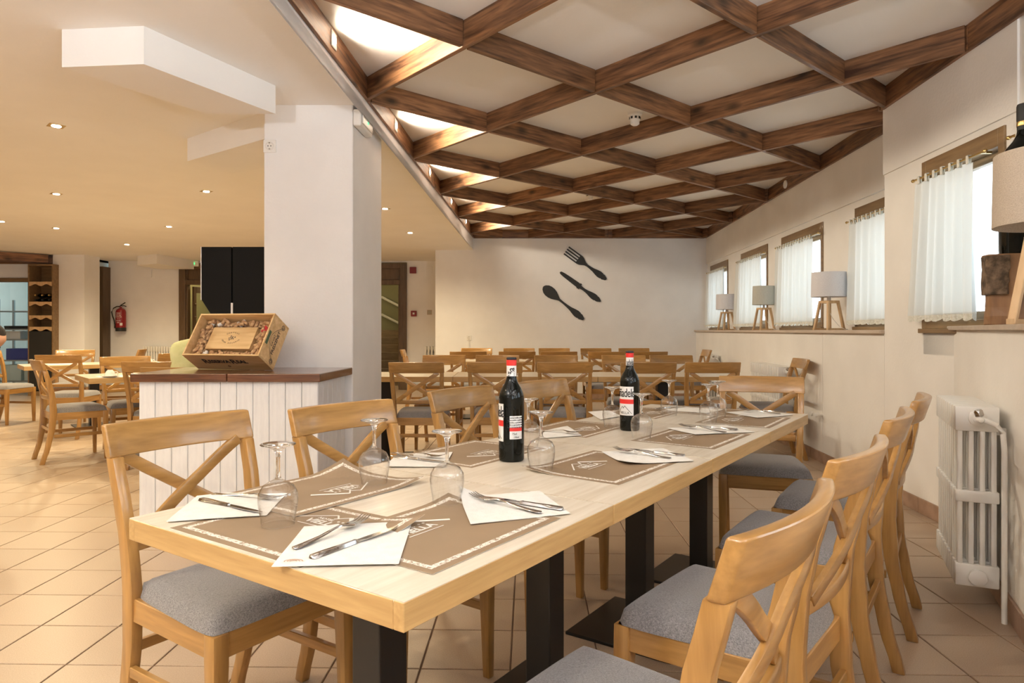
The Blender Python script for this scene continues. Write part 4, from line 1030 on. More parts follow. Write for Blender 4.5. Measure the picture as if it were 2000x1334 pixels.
for i, (px, py, lb) in enumerate([(543, 1027, 'upside-down glass nearest the camera, on the head placemat'), (731, 946, 'second glass from the left, on the left placemat corner'), (873, 983, 'glass in the middle of the near table, left of the nearer bottle'),
                       (1057, 919, 'glass right of the nearer bottle, in front of its twin'), (1032, 875, 'glass half hidden behind the nearer bottle'), (1253, 858, 'glass right of the farther bottle, in front of its label'),
                       (1196, 836, 'glass half hidden behind the farther bottle on its left'), (1307, 813, 'lone glass between the farther bottle and the paired glasses'), (1384, 826, 'nearer glass of the pair at the far right placemat'), (1402, 816, 'farther glass of the pair at the far right placemat')]):
    o = gl if i == 0 else copy_tree(gl); p = P(px, py); o.location = (p.x, p.y, .7535); o['label'] = lb; o['group'] = 'upside-down stem glasses'; o.rotation_euler = (0, 0, i)
# wine bottles
def bottle(px, py, rz, lab, which):
    p = P(px, py); t = thing('wine_bottle', lab, 'bottle', (p.x, p.y, .7505), rz)
    body = [(0, .004), (.030, .004), (.036, 0), (.0385, .004), (.0392, .012), (.0392, .190), (.037, .205), (.030, .222), (.021, .237), (.016, .250), (.0148, .262), (.0143, .300)]
    obj('glass_body', MB().lathe(body, 48), M['bottle'], t, smooth=True)
    obj('capsule', MB().shell([(.0152, .242), (.0150, .291)], 40), M['label'], t, smooth=True)
    obj('capsule_band', MB().shell([(.0150, .2912), (.0156, .2916), (.0158, .308), (.0152, .3085)], 40), M['red'], t, smooth=True)
    obj('capsule_top', MB().lathe([(.0145, .3086), (.0155, .310), (.0155, .3145), (.0135, .3165), (0, .3165)], 40), M['ink'], t, smooth=True)
    r = .0396
    def patch(a0, a1, z0, z1, m, name, rr=r):
        return obj(name, MB().lathe([(rr, z0), (rr, z1)], 24, None, 0, a0, a1), M[m], t, smooth=True)
    c = -PI / 2                                  # side that faces local -y
    patch(c - .95, c + .95, .062, .176, 'label', 'front_label')
    patch(c - .95, c + .95, .108, .126, 'red', 'label_band', r + .0003)
    tt = MB()
    put(tt, wrap(tx('viñadela', .048, 0, .150, sx=.62, offset=.0004, spacing=.92), r + .0004, c), Matrix.Identity(4))
    put(tt, wrap(tx('VIELLA', .014, 0, .072), r + .0004, c), Matrix.Identity(4))
    m2 = MB()
    for a, b in (((-.030, .060), (-.010, .084)), ((-.010, .084), (-.004, .077)), ((-.006, .075), (.002, .086)), ((.002, .086), (.030, .056))):
        a = Vector(a); b = Vector(b)
        for i in range(5): stroke(m2, a.lerp(b, i / 5), a.lerp(b, (i + 1) / 5), .0018)
    m2.v = [v + Vector((0, .014, 0)) for v in m2.v]; put(tt, wrap(m2, r + .0004, c), Matrix.Identity(4)); obj('lettering', tt, M['ink'], t)
    cb = c + 2.0 if which == 1 else c + 2.6                                # back label
    patch(cb - .52, cb + .52, .070, .140, 'label', 'back_label'); patch(cb - .52, cb + .52, .094, .105, 'red', 'back_band', r + .0003)
    tt = MB()
    for i, wd in enumerate((.034, .032, .035, .030, .034)):
        put(tt, wrap(tx('uva tempranillo y garnacha de la tierra'[i * 3:i * 3 + 24], .0062, 0, .135 - i * .0072), r + .0005, cb), Matrix.Identity(4))
    put(tt, wrap(tx('75cl', .009, -.006, .086), r + .0005, cb), Matrix.Identity(4)); put(tt, wrap(tx('13%vol', .006, 0, .076), r + .0005, cb), Matrix.Identity(4))
    obj('back_lettering', tt, M['ink'], t)
    tt = MB(); nr = .0154
    if which == 1:
        x = text_mb('viña', .0235, .0002, offset=.0004, sx=1.0); x.v = [Vector((-v.y * 1.3, v.x + .2665, v.z)) for v in x.v]; put(tt, wrap(x, nr, c + 1.6), Matrix.Identity(4))
    else: put(tt, wrap(tx('adela', .034, 0, .270, sx=.46, offset=.0004), nr, c + .7), Matrix.Identity(4))
    obj('neck_lettering', tt, M['ink'], t)
a1 = math.atan2(P(999, 899).x, 2.1)
bottle(999, 899, -1.62, 'nearer dark wine bottle, back label and vertical neck letters towards the camera', 1)
bottle(1230, 840, -.74, 'farther dark wine bottle with its white and red front label showing', 2)

# ================================================================ SHELF LAMPS, LOG, GIANT BOTTLE
def shelf_lamp(x, y, z, shade, lab, rz=0, r=.146, hs=.215):
    t = thing('table_lamp', lab, 'table lamp', (x, y, z), rz)
    zb = .29; 
    obj('lampshade', MB().shell([(r, zb), (r - .004, zb + hs)], 40).shell([(r - .002, zb), (r - .006, zb + hs)], 40), M[shade], t, smooth=True, angle=2)
    for s in (0, 1, 2, 3):
        a = s * PI / 2 + PI / 4; c_, s_ = math.cos(a), math.sin(a)
        A, B = Vector((.118 * c_, .118 * s_, 0)), Vector((.07 * c_, .07 * s_, .255)); h = .011
        obj('leg', MB().rings([[A + Vector((-h, -h, 0)), A + Vector((h, -h, 0)), A + Vector((h, h, 0)), A + Vector((-h, h, 0))], [B + Vector((-h, -h, 0)), B + Vector((h, -h, 0)), B + Vector((h, h, 0)), B + Vector((-h, h, 0))]]), M['lamp_wood'], t, bevel=.002, seg=1)
    q = .0495 + .011
    fr = MB().box(-q, q, -q, -q + .02, .235, .257).box(-q, q, q - .02, q, .235, .257).box(-q, -q + .02, -q + .02, q - .02, .235, .257).box(q - .02, q, -q + .02, q - .02, .235, .257).box(-.02, .02, -q + .02, q - .02, .238, .254)
    obj('top_frame', fr, M['lamp_wood'], t)
    q = .0834 + .011
    fr = MB().box(-q, q, -q, -q + .018, 0, .016).box(-q, q, q - .018, q, 0, .016); obj('foot_frame', fr, M['lamp_wood'], t)
    obj('bulb_holder', MB().lathe([(0, .257), (.016, .257), (.016, .31), (.02, .315), (.02, .34), (0, .345)], 16), M['plastic'], t, smooth=True)
    obj('bulb', MB().lathe([(.012, .345), (.014, .36), (.028, .39), (.03, .405), (.022, .425), (0, .435)], 16), M['ceramic'], t, smooth=True)
    for k_ in range(3):
        a = k_ * 2 * PI / 3; obj('shade_spoke', MB().tube([(.014 * math.cos(a), .014 * math.sin(a), .335), ((r - .004) * math.cos(a), (r - .004) * math.sin(a), .32)], .0015, 5), M['chrome'], t)
    obj('cord', MB().tube([(0, .015, .27), (.02, .03, .18), (.04, -.01, .09), (.05, -.07, .03), (.07, -.11, .006), (.11, -.10, .005)], .003, 6), M['plastic'], t, smooth=True)
    return t
def on_shelf(px, off): # y where a point "off" behind the lower wall face appears at px
    y = 8.0
    for _ in range(30): y = (LW(y) + off) * F / (px - 1000)
    return LW(y) + off, y
x, y = on_shelf(1619, .09); shelf_lamp(x, y, 1.152, 'shade_white', 'white drum lamp on wooden frame, nearest of three on the far shelf', .3)
x, y = on_shelf(1492, .075); shelf_lamp(x, y, 1.152, 'shade_grey', 'grey-green drum lamp in the middle of the far shelf', .15, r=.128)
x, y = on_shelf(1419, .085); shelf_lamp(x, y, 1.152, 'shade_white', 'small white drum lamp at the far end of the shelf', .2)
LAMP = shelf_lamp(2.07, 2.62, 1.173, 'shade_linen', 'linen drum lamp on a wooden frame cut by the right edge', .65, r=.155); LAMP.scale = (1.3, 1.3, 1.3)
# log slab
lg = thing('log', 'split log block with bark standing on the near shelf under the giant bottle', 'log', (2.25, 3.00, 1.1735), -.42)
pl = [(-.155, -.075), (-.165, -.02), (-.14, .05), (-.05, .085), (.07, .085), (.11, .06), (.12, -.06), (.05, -.10), (-.08, -.10)]
rg = []
rl = random.Random(2)
for i in range(9):
    z = .305 * i / 8; rg.append([(x * (1 - .03 * math.sin(z * 9)) + rl.uniform(-.003, .003) - .012 * (z / .3) ** 2 * (1 if x < 0 else 0), y + rl.uniform(-.003, .003), z + (.012 * -x if i == 8 else 0)) for x, y in pl])
obj('heartwood', MB().rings(rg), M['log'], lg, bevel=.004)
bk = []; 
for i in range(7):
    z = .13 + .17 * i / 6; e_ = .012 + rl.uniform(-.006, .006); bk.append([(-.172 - e_ * .4, -.02, z), (-.168, -.078 - e_ * .5, z), (-.085 - abs(rl.uniform(0, .02)), -.112 - e_ * .3, z), (-.09, -.099, z), (-.150, -.070, z), (-.158, -.02, z)])
obj('bark', MB().rings(bk), M['bark'], lg, bevel=.003)
gb = thing('giant_wine_bottle', 'giant black display bottle with red script standing on the log', 'bottle', (2.285, 3.06, 1.1735 + .309), -.5)
obj('glass_body', MB().lathe([(0, 0), (.09, 0), (.099, .008), (.100, .03), (.100, .40), (.096, .435), (.078, .475), (.05, .51), (.036, .535), (.032, .56), (.031, .60), (0, .60)], 48), M['bottle'], gb, smooth=True)
obj('capsule', MB().lathe([(.0325, .555), (.0335, .60), (.0345, .605), (.0345, .665), (.032, .673), (0, .674)], 32), M['black_matte'], gb, smooth=True)
obj('neck_ring', MB().shell([(.034, .575), (.0345, .578), (.0345, .592), (.034, .595)], 32), M['brass'], gb, smooth=True)
obj('label', MB().lathe([(.1006, .29), (.1006, .385)], 24, None, 0, PI * .95, PI * 1.75), M['black_matte'], gb, smooth=True)
tt = MB(); put(tt, wrap(tx('Izadi', .075, 0, .335, offset=.0006, sx=.8), .1009, PI * 1.22), Matrix.Identity(4))
l2 = MB()
for i in range(16): stroke(l2, (-.12 + i * .015, .384), (-.12 + (i + 1) * .015, .384), .003)
put(tt, wrap(l2, .1009, PI * 1.3), Matrix.Identity(4)); obj('script', tt, M['red'], gb)

# ================================================================ RADIATORS
def radiator(loc, rz, n, lab, cols=4, h=.72, z0=.12, pitch=.055, dep=.155, pipe=True, vside=-1):
    """local x = along the wall starting at the near end, local y = towards the room (0 = wall side)"""
    t = thing('radiator', lab, 'radiator', (loc[0], loc[1], 0), rz)
    def section():
        mb = MB(); c = dep / cols
        for k_ in range(cols):
            for zz0, zz1 in ((z0 + .05, z0 + h / 2 - .012), (z0 + h / 2 + .012, z0 + h - .05)): pass
            y = c * (k_ + .5)
            mb.prism([(-.016, y - c * .26), (.016, y - c * .26), (.016, y + c * .26), (-.016, y + c * .26)], z0 + .03, z0 + h - .03)
        for za, zb in ((z0, z0 + .09), (z0 + h / 2 - .024, z0 + h / 2 + .024), (z0 + h - .10, z0 + h)):
            mb.box(-.020, .020, .001, dep - .001, za, zb)
        for zz in (z0 + .04, z0 + h - .045): mb.box(-pitch / 2, pitch / 2, dep / 2 - .025, dep / 2 + .025, zz - .025, zz + .025)
        return mb.mesh('section', M['rad'], bevel=.006, seg=2, smooth=True)
    me = section()
    for i in range(n): link('section', me, t, (pitch * (i + .5), 0, 0))
    ft = MB()
    for y in (.03, dep - .03):
        pass
    obj('wall_bracket', MB().box(pitch * 1.5, pitch * 1.5 + .02, -.035, .01, z0 + h - .12, z0 + h - .09).box(pitch * (n - 1.5), pitch * (n - 1.5) + .02, -.035, .01, z0 + h - .12, z0 + h - .09), M['rad'], t)
    for zz in (z0 + .042, z0 + h - .045): obj('end_plug', MB().lathe([(.032, 0), (.032, .012), (.026, .016), (0, .018)], 24, TR(0, dep / 2, zz, 0, -PI / 2, 0)), M['rad'], t, smooth=True)
    if pipe:
        zt = z0 + h - .045; y = dep / 2
        obj('valve', MB().lathe([(.015, 0), (.017, .01), (.02, .012), (.02, .03), (.014, .034), (.014, .05), (.009, .06), (0, .062)], 16, TR(-.012, y, zt, 0, -PI / 2, 0)), M['rad'], t, smooth=True)
        obj('valve_knob', MB().lathe([(.012, 0), (.016, .004), (.016, .022), (.012, .028), (0, .03)], 12, TR(-.05, y, zt + .012, -.3, 0, 0)), M['chrome'], t, smooth=True)
        obj('pipe', MB().tube([(-.05, y, zt), (-.052, y - .02, zt - .004), (-.052, y - .055, zt - .02), (-.052, y - .075, zt - .05), (-.052, y - .08, zt - .12), (-.05, y - .08, .30), (-.05, y - .08, .0)], .0105, 12), M['rad'], t, smooth=True)
    return t
B0 = A0 + AD * 1.42 - AN * .035      # near end, wall side
rz = math.atan2(-AD.y, -AD.x)
radiator((B0.x, B0.y), rz, 10, 'large white column radiator on the near right wall', z0=.11, h=.73)
def rad_far(yc, n, lab, side=1):
    x = LW(yc) - .035; radiator((x, yc), math.atan2(1, .07), n, lab, h=.68)
rad_far(6.55, 18, 'white radiator under the shelf behind the head chair'); rad_far(9.7, 12, 'white radiator at the far end under the shelf')
radiator((-6.78, HALL - .03), PI, 0, 'x') if False else None
radiator((-6.35, HALL - .035), PI, 14, 'white radiator on the hall wall below the fire extinguisher', pipe=True, pitch=.05)
radiator((-1.32, HALL - .035), PI, 6, 'white radiator in the alcove beside the door', pipe=False, pitch=.06)
tap = thing('wall_tap', 'small capped pipe stub with a thin pipe on the lower right wall', 'pipe', (LW(5.95) - .0, 5.95, .42), PI / 2 + .07)
obj('stub', MB().lathe([(.012, 0), (.012, .05), (.02, .052), (.02, .075), (0, .078)], 14, TR(0, 0, 0, PI / 2 * -1, 0, 0)), M['plastic'], tap, smooth=True)
obj('stub', MB().lathe([(.012, 0), (.012, .05), (.02, .052), (.02, .075), (0, .078)], 14, TR(.07, 0, 0, PI / 2 * -1, 0, 0)), M['plastic'], tap, smooth=True)
# ================================================================ BACK OF THE HALL
# wooden partition with the two doorways to the stairs
def framed(name, x0, x1, lab, open_z=2.03, top=2.44):
    t = thing(name, None, None, (x0, HALL, 0), kind='structure'); w2 = x1 - x0; d0, d1 = -.05, .10; j = .13
    obj('jamb', MB().box(0, j, d0, d1, 0, top).box(j, j + .03, d0 + .02, d1, 0, top - j), M['dark_wood'], t, bevel=.006)
    obj('jamb', MB().box(w2 - j, w2, d0, d1, 0, top).box(w2 - j - .03, w2 - j, d0 + .02, d1, 0, top - j), M['dark_wood'], t, bevel=.006)
    obj('head_rail', MB().box(j, w2 - j, d0, d1, top - .10, top), M['dark_wood'], t, bevel=.006)
    obj('transom_rail', MB().box(j, w2 - j, d0, d1, open_z, open_z + .09), M['dark_wood'], t, bevel=.006)
    obj('transom_panel', MB().box(j, w2 - j, d0 + .05, d0 + .08, open_z + .09, top - .10), M['dark_wood'], t)
    return t
d2 = framed('door_2', -3.10, -2.03, '')
d3 = framed('door_3', -6.42, -5.25, '')
obj('boarding', MB().box(0, .012, -.02, .0, 0, 1), M['dark_wood'], d3) if False else None
mb = MB().box(-5.25, -3.10, HALL - .012, HALL + .0, 0, 2.44); o = struct('trim_2', mb, M['dark_wood'])
# carved door leaves standing open into the stairwell
def carved_leaf(p, rz, lab, w2=.55, h=2.0):
    t = thing('carved_door_leaf', lab, 'door', (p[0], p[1], 0), rz)
    obj('stile', MB().box(0, .07, -.02, .02, .01, h), M['dark_wood'], t, bevel=.004); obj('stile', MB().box(w2 - .07, w2, -.02, .02, .01, h), M['dark_wood'], t, bevel=.004)
    for za, zb in ((.01, .16), (.9, 1.0), (h - .12, h)): obj('rail', MB().box(.07, w2 - .07, -.02, .02, za, zb), M['dark_wood'], t, bevel=.004)
    obj('pane', MB().box(.07, w2 - .07, -.004, .004, .16, h - .12), M['pane'], t)
    for z in (.25, .45, .65, 1.15, 1.4, 1.65):
        obj('carving', MB().lathe([(0, -.028), (.02, -.02), (.03, 0), (.02, .02), (0, .028)], 8, TR(.035, -.02, z)), M['dark_wood'], t, smooth=True)
    return t
carved_leaf((-2.19, HALL + .12), 1.75, 'carved wooden door leaf standing open in the alcove doorway')
carved_leaf((-6.22, HALL + .12), 1.25, 'carved wooden door leaf standing open in the left doorway')
# stairwell behind
mb = MB().box(-7.0, -1.2, 16.6, 16.7, -.02, 3.2).box(-1.25, -1.15, HALL + .12, 16.6, -.02, 3.2).box(-7.0, -6.9, HALL + .12, 16.6, -.02, 3.2); struct('wall_stairwell', mb, M['olive'])
struct('ceiling_stairwell', MB().box(-7.0, -1.15, HALL + .12, 16.7, 2.9, 3.0), M['ceil'])
st = thing('staircase', 'brown wooden stairs rising away behind the alcove doorway', 'stairs', (-2.1, 14.3, 0))
for i in range(7):
    obj('step', MB().box(-1.6, .6, .27 * i, .27 * (i + 1) - .002, .0, .165 * (i + 1)) , M['stair'], st, bevel=.004, seg=1)
hr = thing('handrail', 'pale handrail sloping along the stairwell wall', 'handrail', (0, 16.52, 0))
obj('rail', MB().tube([PY(745, 580, 16.52) - Vector((0, 16.52, 0)), PY(790, 603, 16.52) - Vector((0, 16.52, 0))], .03, 8), M['lace'], hr)
obj('rail', MB().tube([PY(745, 614, 16.52) - Vector((0, 16.52, 0)), PY(790, 637, 16.52) - Vector((0, 16.52, 0))], .03, 8), M['lace'], hr)
for px, py in ((752, 584), (782, 600)):
    p = PY(px, py, 16.52) - Vector((0, 16.52, 0)); obj('bracket', MB().box(p.x - .015, p.x + .015, 0, .08, p.z - .03, p.z), M['brass'], hr)
def wlamp(loc, e_, lab, c=WARM):
    t = thing('ceiling_lamp', lab, 'ceiling light', loc)
    obj('glass_disc', MB().lathe([(.12, 0), (.13, -.02), (.10, -.05), (0, -.06)], 20), emis('disc_' + lab[:4], c, 6), t, smooth=True)
    ld = bpy.data.lights.new('ceiling_lamp_light', 'POINT'); ld.energy = e_; ld.color = c; ld.shadow_soft_size = .12
    lo = bpy.data.objects.new('ceiling_lamp_light', ld); COL.objects.link(lo); lo.parent = t; lo.location = (0, 0, -.15)
wlamp((-5.6, 14.6, 2.9), 45, 'round lamp on the stairwell ceiling behind the left doorway', (1, .78, .42)); wlamp((-2.6, 15.0, 2.9), 4, 'small stairwell lamp above the alcove stairs', (1, .82, .5))
wlamp((-9.6, 14.0, 2.45), 22, 'cold round lamp on the kitchen ceiling', (.82, .97, 1.0))
# things glimpsed in the left doorway: pale cabinet with folded linens
cb = thing('linen_cabinet', 'pale open cabinet with stacked linens glimpsed in the left doorway', 'cabinet', (-5.95, 15.2, 0))
obj('body', MB().box(0, 1.2, 0, .5, 0, .95), M['olive'], cb); obj('shelf', MB().box(0, 1.2, 0, .5, 1.3, 1.33).box(0, .04, 0, .5, .95, 2.0).box(0, 1.2, 0, .5, 1.96, 2.0), M['lamp_wood'], cb)
for i in range(3): obj('panel', MB().box(.03 + i * .39, .39 + i * .39, -.012, 0, .08, .90), M['lace'], cb, bevel=.004)
for i, (x, w2, h) in enumerate(((.12, .3, .22), (.5, .25, .3))): obj('linen_stack', MB().box(x, x + w2, .05, .4, .951, .95 + h), M['lace'], label='pale folded linens on the doorway cabinet' if i == 0 else 'taller white linen pile on the doorway cabinet', category='linen', loc=(-5.95, 15.2, 0))
# alcove wall devices
def device(px, py, s, m, lab, nm='alarm_box', cat='alarm box', y=HALL):
    p = PY(px, py, y); t = thing(nm, lab, cat, (p.x, y - .001, p.z))
    obj('housing', MB().box(-s / 2, s / 2, -.05, 0, -s / 2, s / 2), M[m], t, bevel=.008); return t
t = device(807, 528, .125, 'alarm_red', 'dark red alarm siren high on the alcove wall'); obj('grille', MB().box(-.03, .03, -.054, -.0505, -.03, .03), M['alarm_red'], t)
t = device(808.5, 612.5, .11, 'alarm_red', 'red fire alarm push button lower on the alcove wall', 'alarm_button', 'alarm button'); obj('press_plate', MB().box(-.018, .018, -.055, -.0505, -.018, .018), M['label'], t)
p = PY(839, 610, HALL); t = thing('light_switch', 'grey double light switch on the alcove wall', 'switch', (p.x, HALL - .001, p.z)); obj('frame', MB().box(-.045, .045, -.012, 0, -.045, .045), M['shade_linen'], t, bevel=.003)
for s in (-.017, .017): obj('rocker', MB().box(s - .014, s + .014, -.018, -.0125, -.03, .03), M['shade_grey'], t, bevel=.002)
p = PY(838, 527, HALL); o = obj('junction_cover', MB().box(-.06, .06, -.008, 0, -.07, .07), M['wall'], bevel=.002, loc=(p.x, HALL - .0005, p.z), label='flush square cover on the alcove wall near the ceiling', category='cover plate')
p = PY(287, 534, HALL); o = obj('junction_cover', MB().box(-.11, .10, -.02, 0, -.075, .075), M['wall'], bevel=.003, loc=(p.x, HALL - .0005, p.z), label='flat white cover above the fire extinguisher wall', category='cover plate')
# exit sign
p = PY(379, 515, HALL - .06); t = thing('exit_sign', 'small white emergency sign with green light above the left doorway', 'exit sign', (p.x, HALL - .06, p.z)); obj('housing', MB().box(-.09, .09, -.03, .058, -.055, .055), M['plastic'], t, bevel=.01); obj('green_light', MB().lathe([(0, 0), (.028, 0), (.028, .004), (0, .006)], 16, TR(0, -.031, 0, PI / 2)), M['green_led'], t)
# fire extinguisher
p = PY(236, 645, HALL - .10); fe = thing('fire_extinguisher', 'red fire extinguisher with black hose hanging on the hall wall', 'fire extinguisher', (p.x, p.y, 1.13))
obj('cylinder', MB().lathe([(0, .03), (.075, .03), (.088, .06), (.09, .08), (.09, .37), (.078, .41), (.045, .435), (.022, .445), (.022, .47), (0, .47)], 28), M['ext_red'], fe, smooth=True)
obj('foot_ring', MB().lathe([(.080, 0), (.092, .003), (.0925, .07), (.080, .07)], 28), M['black_matte'], fe, smooth=True)
obj('label', MB().lathe([(.0906, .17), (.0906, .34)], 14, None, 0, -2.3, -.9), M['print_white'], fe, smooth=True) if False else None
tt = MB()
for i in range(6): put(tt, wrap(tx(['FUEGO', 'ABC 6kg', 'EXTINTOR', '1 2 3', 'POLVO', 'USO'][i], .026, 0, .345 - i * .036, offset=.0006), .0906, -1.6), Matrix.Identity(4))
obj('lettering', tt, M['print_white'], fe)
obj('white_sticker', MB().lathe([(.0908, .11), (.0908, .16)], 6, None, 0, -1.25, -.75), M['label'], fe)
obj('handle', MB().tube([(-.02, 0, .47), (0, 0, .50), (.05, -.01, .525), (.09, -.01, .55)], .01, 8).tube([(0, 0, .49), (.06, -.01, .49), (.11, -.01, .475)], .009, 8), M['black_matte'], fe, smooth=True)
obj('hose', MB().tube([(-.02, 0, .475), (-.07, -.01, .475), (-.13, -.02, .44), (-.165, -.02, .37), (-.15, -.02, .30), (-.12, -.02, .22), (-.095, -.03, .12), (-.10, -.03, .06)], .011, 8), M['black_matte'], fe, smooth=True)
obj('wall_bracket', MB().box(-.03, .03, .085, .102, .30, .42), M['chrome'], fe)

# kitchen opening, shelf rack and oven
t = thing('window_7', None, None, (LEFT, KY, 0), kind='structure'); obj('opening_frame', MB().box(0, 2.52, -.03, .05, 2.02, 2.09).box(2.46, 2.52, -.03, .05, 0, 2.02), M['frame_wood'], t, bevel=.004)
obj('glass_leaf', MB().box(.1, 1.95, .0, .006, .02, 1.99), M['pane'], t)
rk = thing('steel_rack', 'steel storage rack with trays and tubs in the kitchen', 'rack', (-9.95, 13.3, 0))
for x in (0, .8):
    for y in (0, .4): obj('upright', MB().box(x, x + .035, y, y + .035, 0, 1.75), M['stainless'], rk)
for z in (.15, .55, .95, 1.15, 1.5): obj('shelf_board', MB().box(0, .835, 0, .435, z, z + .025), M['stainless'], rk)
def item(nm, cat, mb, m, lab, loc, **k2): return obj(nm, mb, M[m], loc=loc, label=lab, category=cat, bevel=.004, **k2)
item('crate', 'crate', MB().box(0, .5, 0, .3, 0, .22).box(.01, .49, -.004, 0, .02, .2), 'blue_plastic', 'blue plastic crate on the kitchen rack', (-9.80, 13.33, .576))
item('tub', 'tub', MB().box(0, .28, 0, .25, 0, .14).box(-.01, .29, -.01, .26, .14, .16), 'ceramic', 'white food tub on the kitchen rack above the blue crate', (-9.82, 13.35, .976))
item('tray', 'tray', MB().box(0, .6, 0, .3, 0, .05).box(.0, .6, -.01, 0, .03, .06), 'black_matte', 'dark tray high on the kitchen rack', (-9.85, 13.35, 1.176))
for i, (x, z) in enumerate(((-9.85, .176), (-9.45, .176))): item('carton', 'carton', MB().box(0, .34, 0, .3, 0, .3).box(.005, .335, .005, .295, .3, .304), 'kitchen', ['left pale carton at the bottom of the rack', 'right pale carton at the bottom of the rack'][i], (x, 13.33, z))
fg = thing('steel_fridge', 'tall brownish steel refrigerator in the kitchen beside the rack', 'refrigerator', (-8.95, 13.2, 0)); obj('body', MB().box(0, .62, .02, .6, .08, 1.95), M['stainless'], fg, bevel=.006); obj('door', MB().box(.01, .61, -.02, .018, .12, 1.05), M['stainless'], fg, bevel=.006); obj('door', MB().box(.01, .61, -.02, .018, 1.07, 1.93), M['stainless'], fg, bevel=.006); obj('foot', MB().box(.04, .10, .04, .10, 0, .08).box(.5, .56, .04, .10, 0, .08), M['black_matte'], fg)
for z in (.9, 1.2): obj('handle', MB().tube([(.06, -.05, z), (.06, -.05, z + .15)], .01, 6), M['chrome'], fg)
# wine rack cabinet
wr = thing('wine_rack', 'tall dark wooden wine rack with scalloped shelves beside the pillar', 'wine rack', (-8.48, 12.05, 0))
obj('case', MB().box(0, .025, 0, .33, 0, 2.31).box(.42, .445, 0, .33, 0, 2.31).box(.025, .42, .31, .33, 0, 2.31).box(.025, .42, 0, .31, 2.28, 2.31).box(.025, .42, .0, .31, 0, .08), M['frame_wood'], wr, bevel=.002)
for z in (1.18, 1.38, 1.62, 1.97):
    s = obj('shelf', MB().box(.025, .42, .02, .31, z, z + .02), M['frame_wood'], wr)
    n = 24; top = [(.025 + .395 * i / n, z + .03) for i in range(n + 1)]; bot = [(.025 + .395 * i / n, z - .028 - .018 * math.cos(i / n * 4 * PI)) for i in range(n + 1)]
    obj('scalloped_edge', vslab(top + bot[::-1], 0, .018), M['lamp_wood'], s)
obj('black_door', MB().box(.03, .415, -.012, .0, .10, 1.13), M['black_matte'], wr, bevel=.003)
for i in range(3):
    for zz in (1.64, 1.725):
        x = .11 + i * .12; o = thing('rack_bottle', 'dark bottle lying in the wine rack, %s' % (['left', 'middle', 'right'][i] + (' of the lower layer' if zz < 1.7 else ' of the upper layer')), 'bottle', (-8.48 + x, 12.08, zz + .04), group='bottles lying in the wine rack')
        obj('glass_body', MB().lathe([(0, 0), (.0145, 0), (.0145, .08), (.038, .13), (.038, .25), (0, .25)], 16, TR(0, 0, 0, -PI / 2)), M['bottle'], o, smooth=True)
        obj('capsule', MB().lathe([(0, -.003), (.0155, -.003), (.0155, .04), (.0148, .04)], 12, TR(0, 0, 0, -PI / 2)), M['brass'] if zz > 1.7 else M['black_matte'], o, smooth=True)
# beams over the far left corner
ll = thing('far_lattice', 'dark brown beams over the kitchen side at the far left', 'beam lattice', (0, 0, 2.44))
for a, b in (((-9.6, 10.6), (-8.2, 12.15)), ((-9.9, 11.4), (-8.2, 12.3)), ((-10.4, 12.34), (-8.15, 12.34)), ((-10.6, 10.2), (-9.4, 12.2))):
    a = Vector(a); b = Vector(b); d = b - a; m_ = (a + b) / 2
    obj('beam', MB().box(-d.length / 2, d.length / 2, -.03, .03, -.10, .035), M['beam'], ll, loc=(m_.x, m_.y, 0), rot=(0, 0, math.atan2(d.y, d.x)))

# cups on the hall tables
cup_me = {}
def cup(px, py, z, lab, lift=.7502):
    p = P(px, py, .752); t = thing('coffee_cup', lab, 'cup', (p.x, p.y, lift), .3, group='white cups turned over on saucers')
    obj('saucer', MB().lathe([(0, 0), (.04, 0), (.072, .012), (.073, .015), (.04, .005), (0, .005)], 28), M['ceramic'], t, smooth=True)
    obj('cup_bowl', MB().lathe([(.041, .006), (.043, .008), (.040, .03), (.030, .052), (.022, .058), (.020, .064), (0, .064)], 28), M['ceramic'], t, smooth=True)
    obj('cup_handle', MB().tube([(.040, 0, .02), (.055, 0, .018), (.062, 0, .032), (.052, 0, .046), (.034, 0, .048)], .004, 8), M['ceramic'], t, smooth=True)
cup(215, 736.5, .75, 'white coffee cup upside down on a saucer on the table behind the counter')
cup(72, 711.5, .75, 'white cup on the left end of the far hall table'); cup(292, 710.5, .75, 'small white cup on the right end of the far hall table')
def paper_mat(px, py, lab):
    p = P(px, py); o = obj('paper_mat', MB().box(-.19, .19, -.14, .14, 0, .0015), M['print_white'], loc=(p.x, p.y, .7502), rot=(0, 0, HRZ), label=lab, category='placemat')
paper_mat(240, 734.5, 'pale paper mat right of the cup on the table behind the counter'); paper_mat(130, 711, 'pale paper mat on the far hall table')

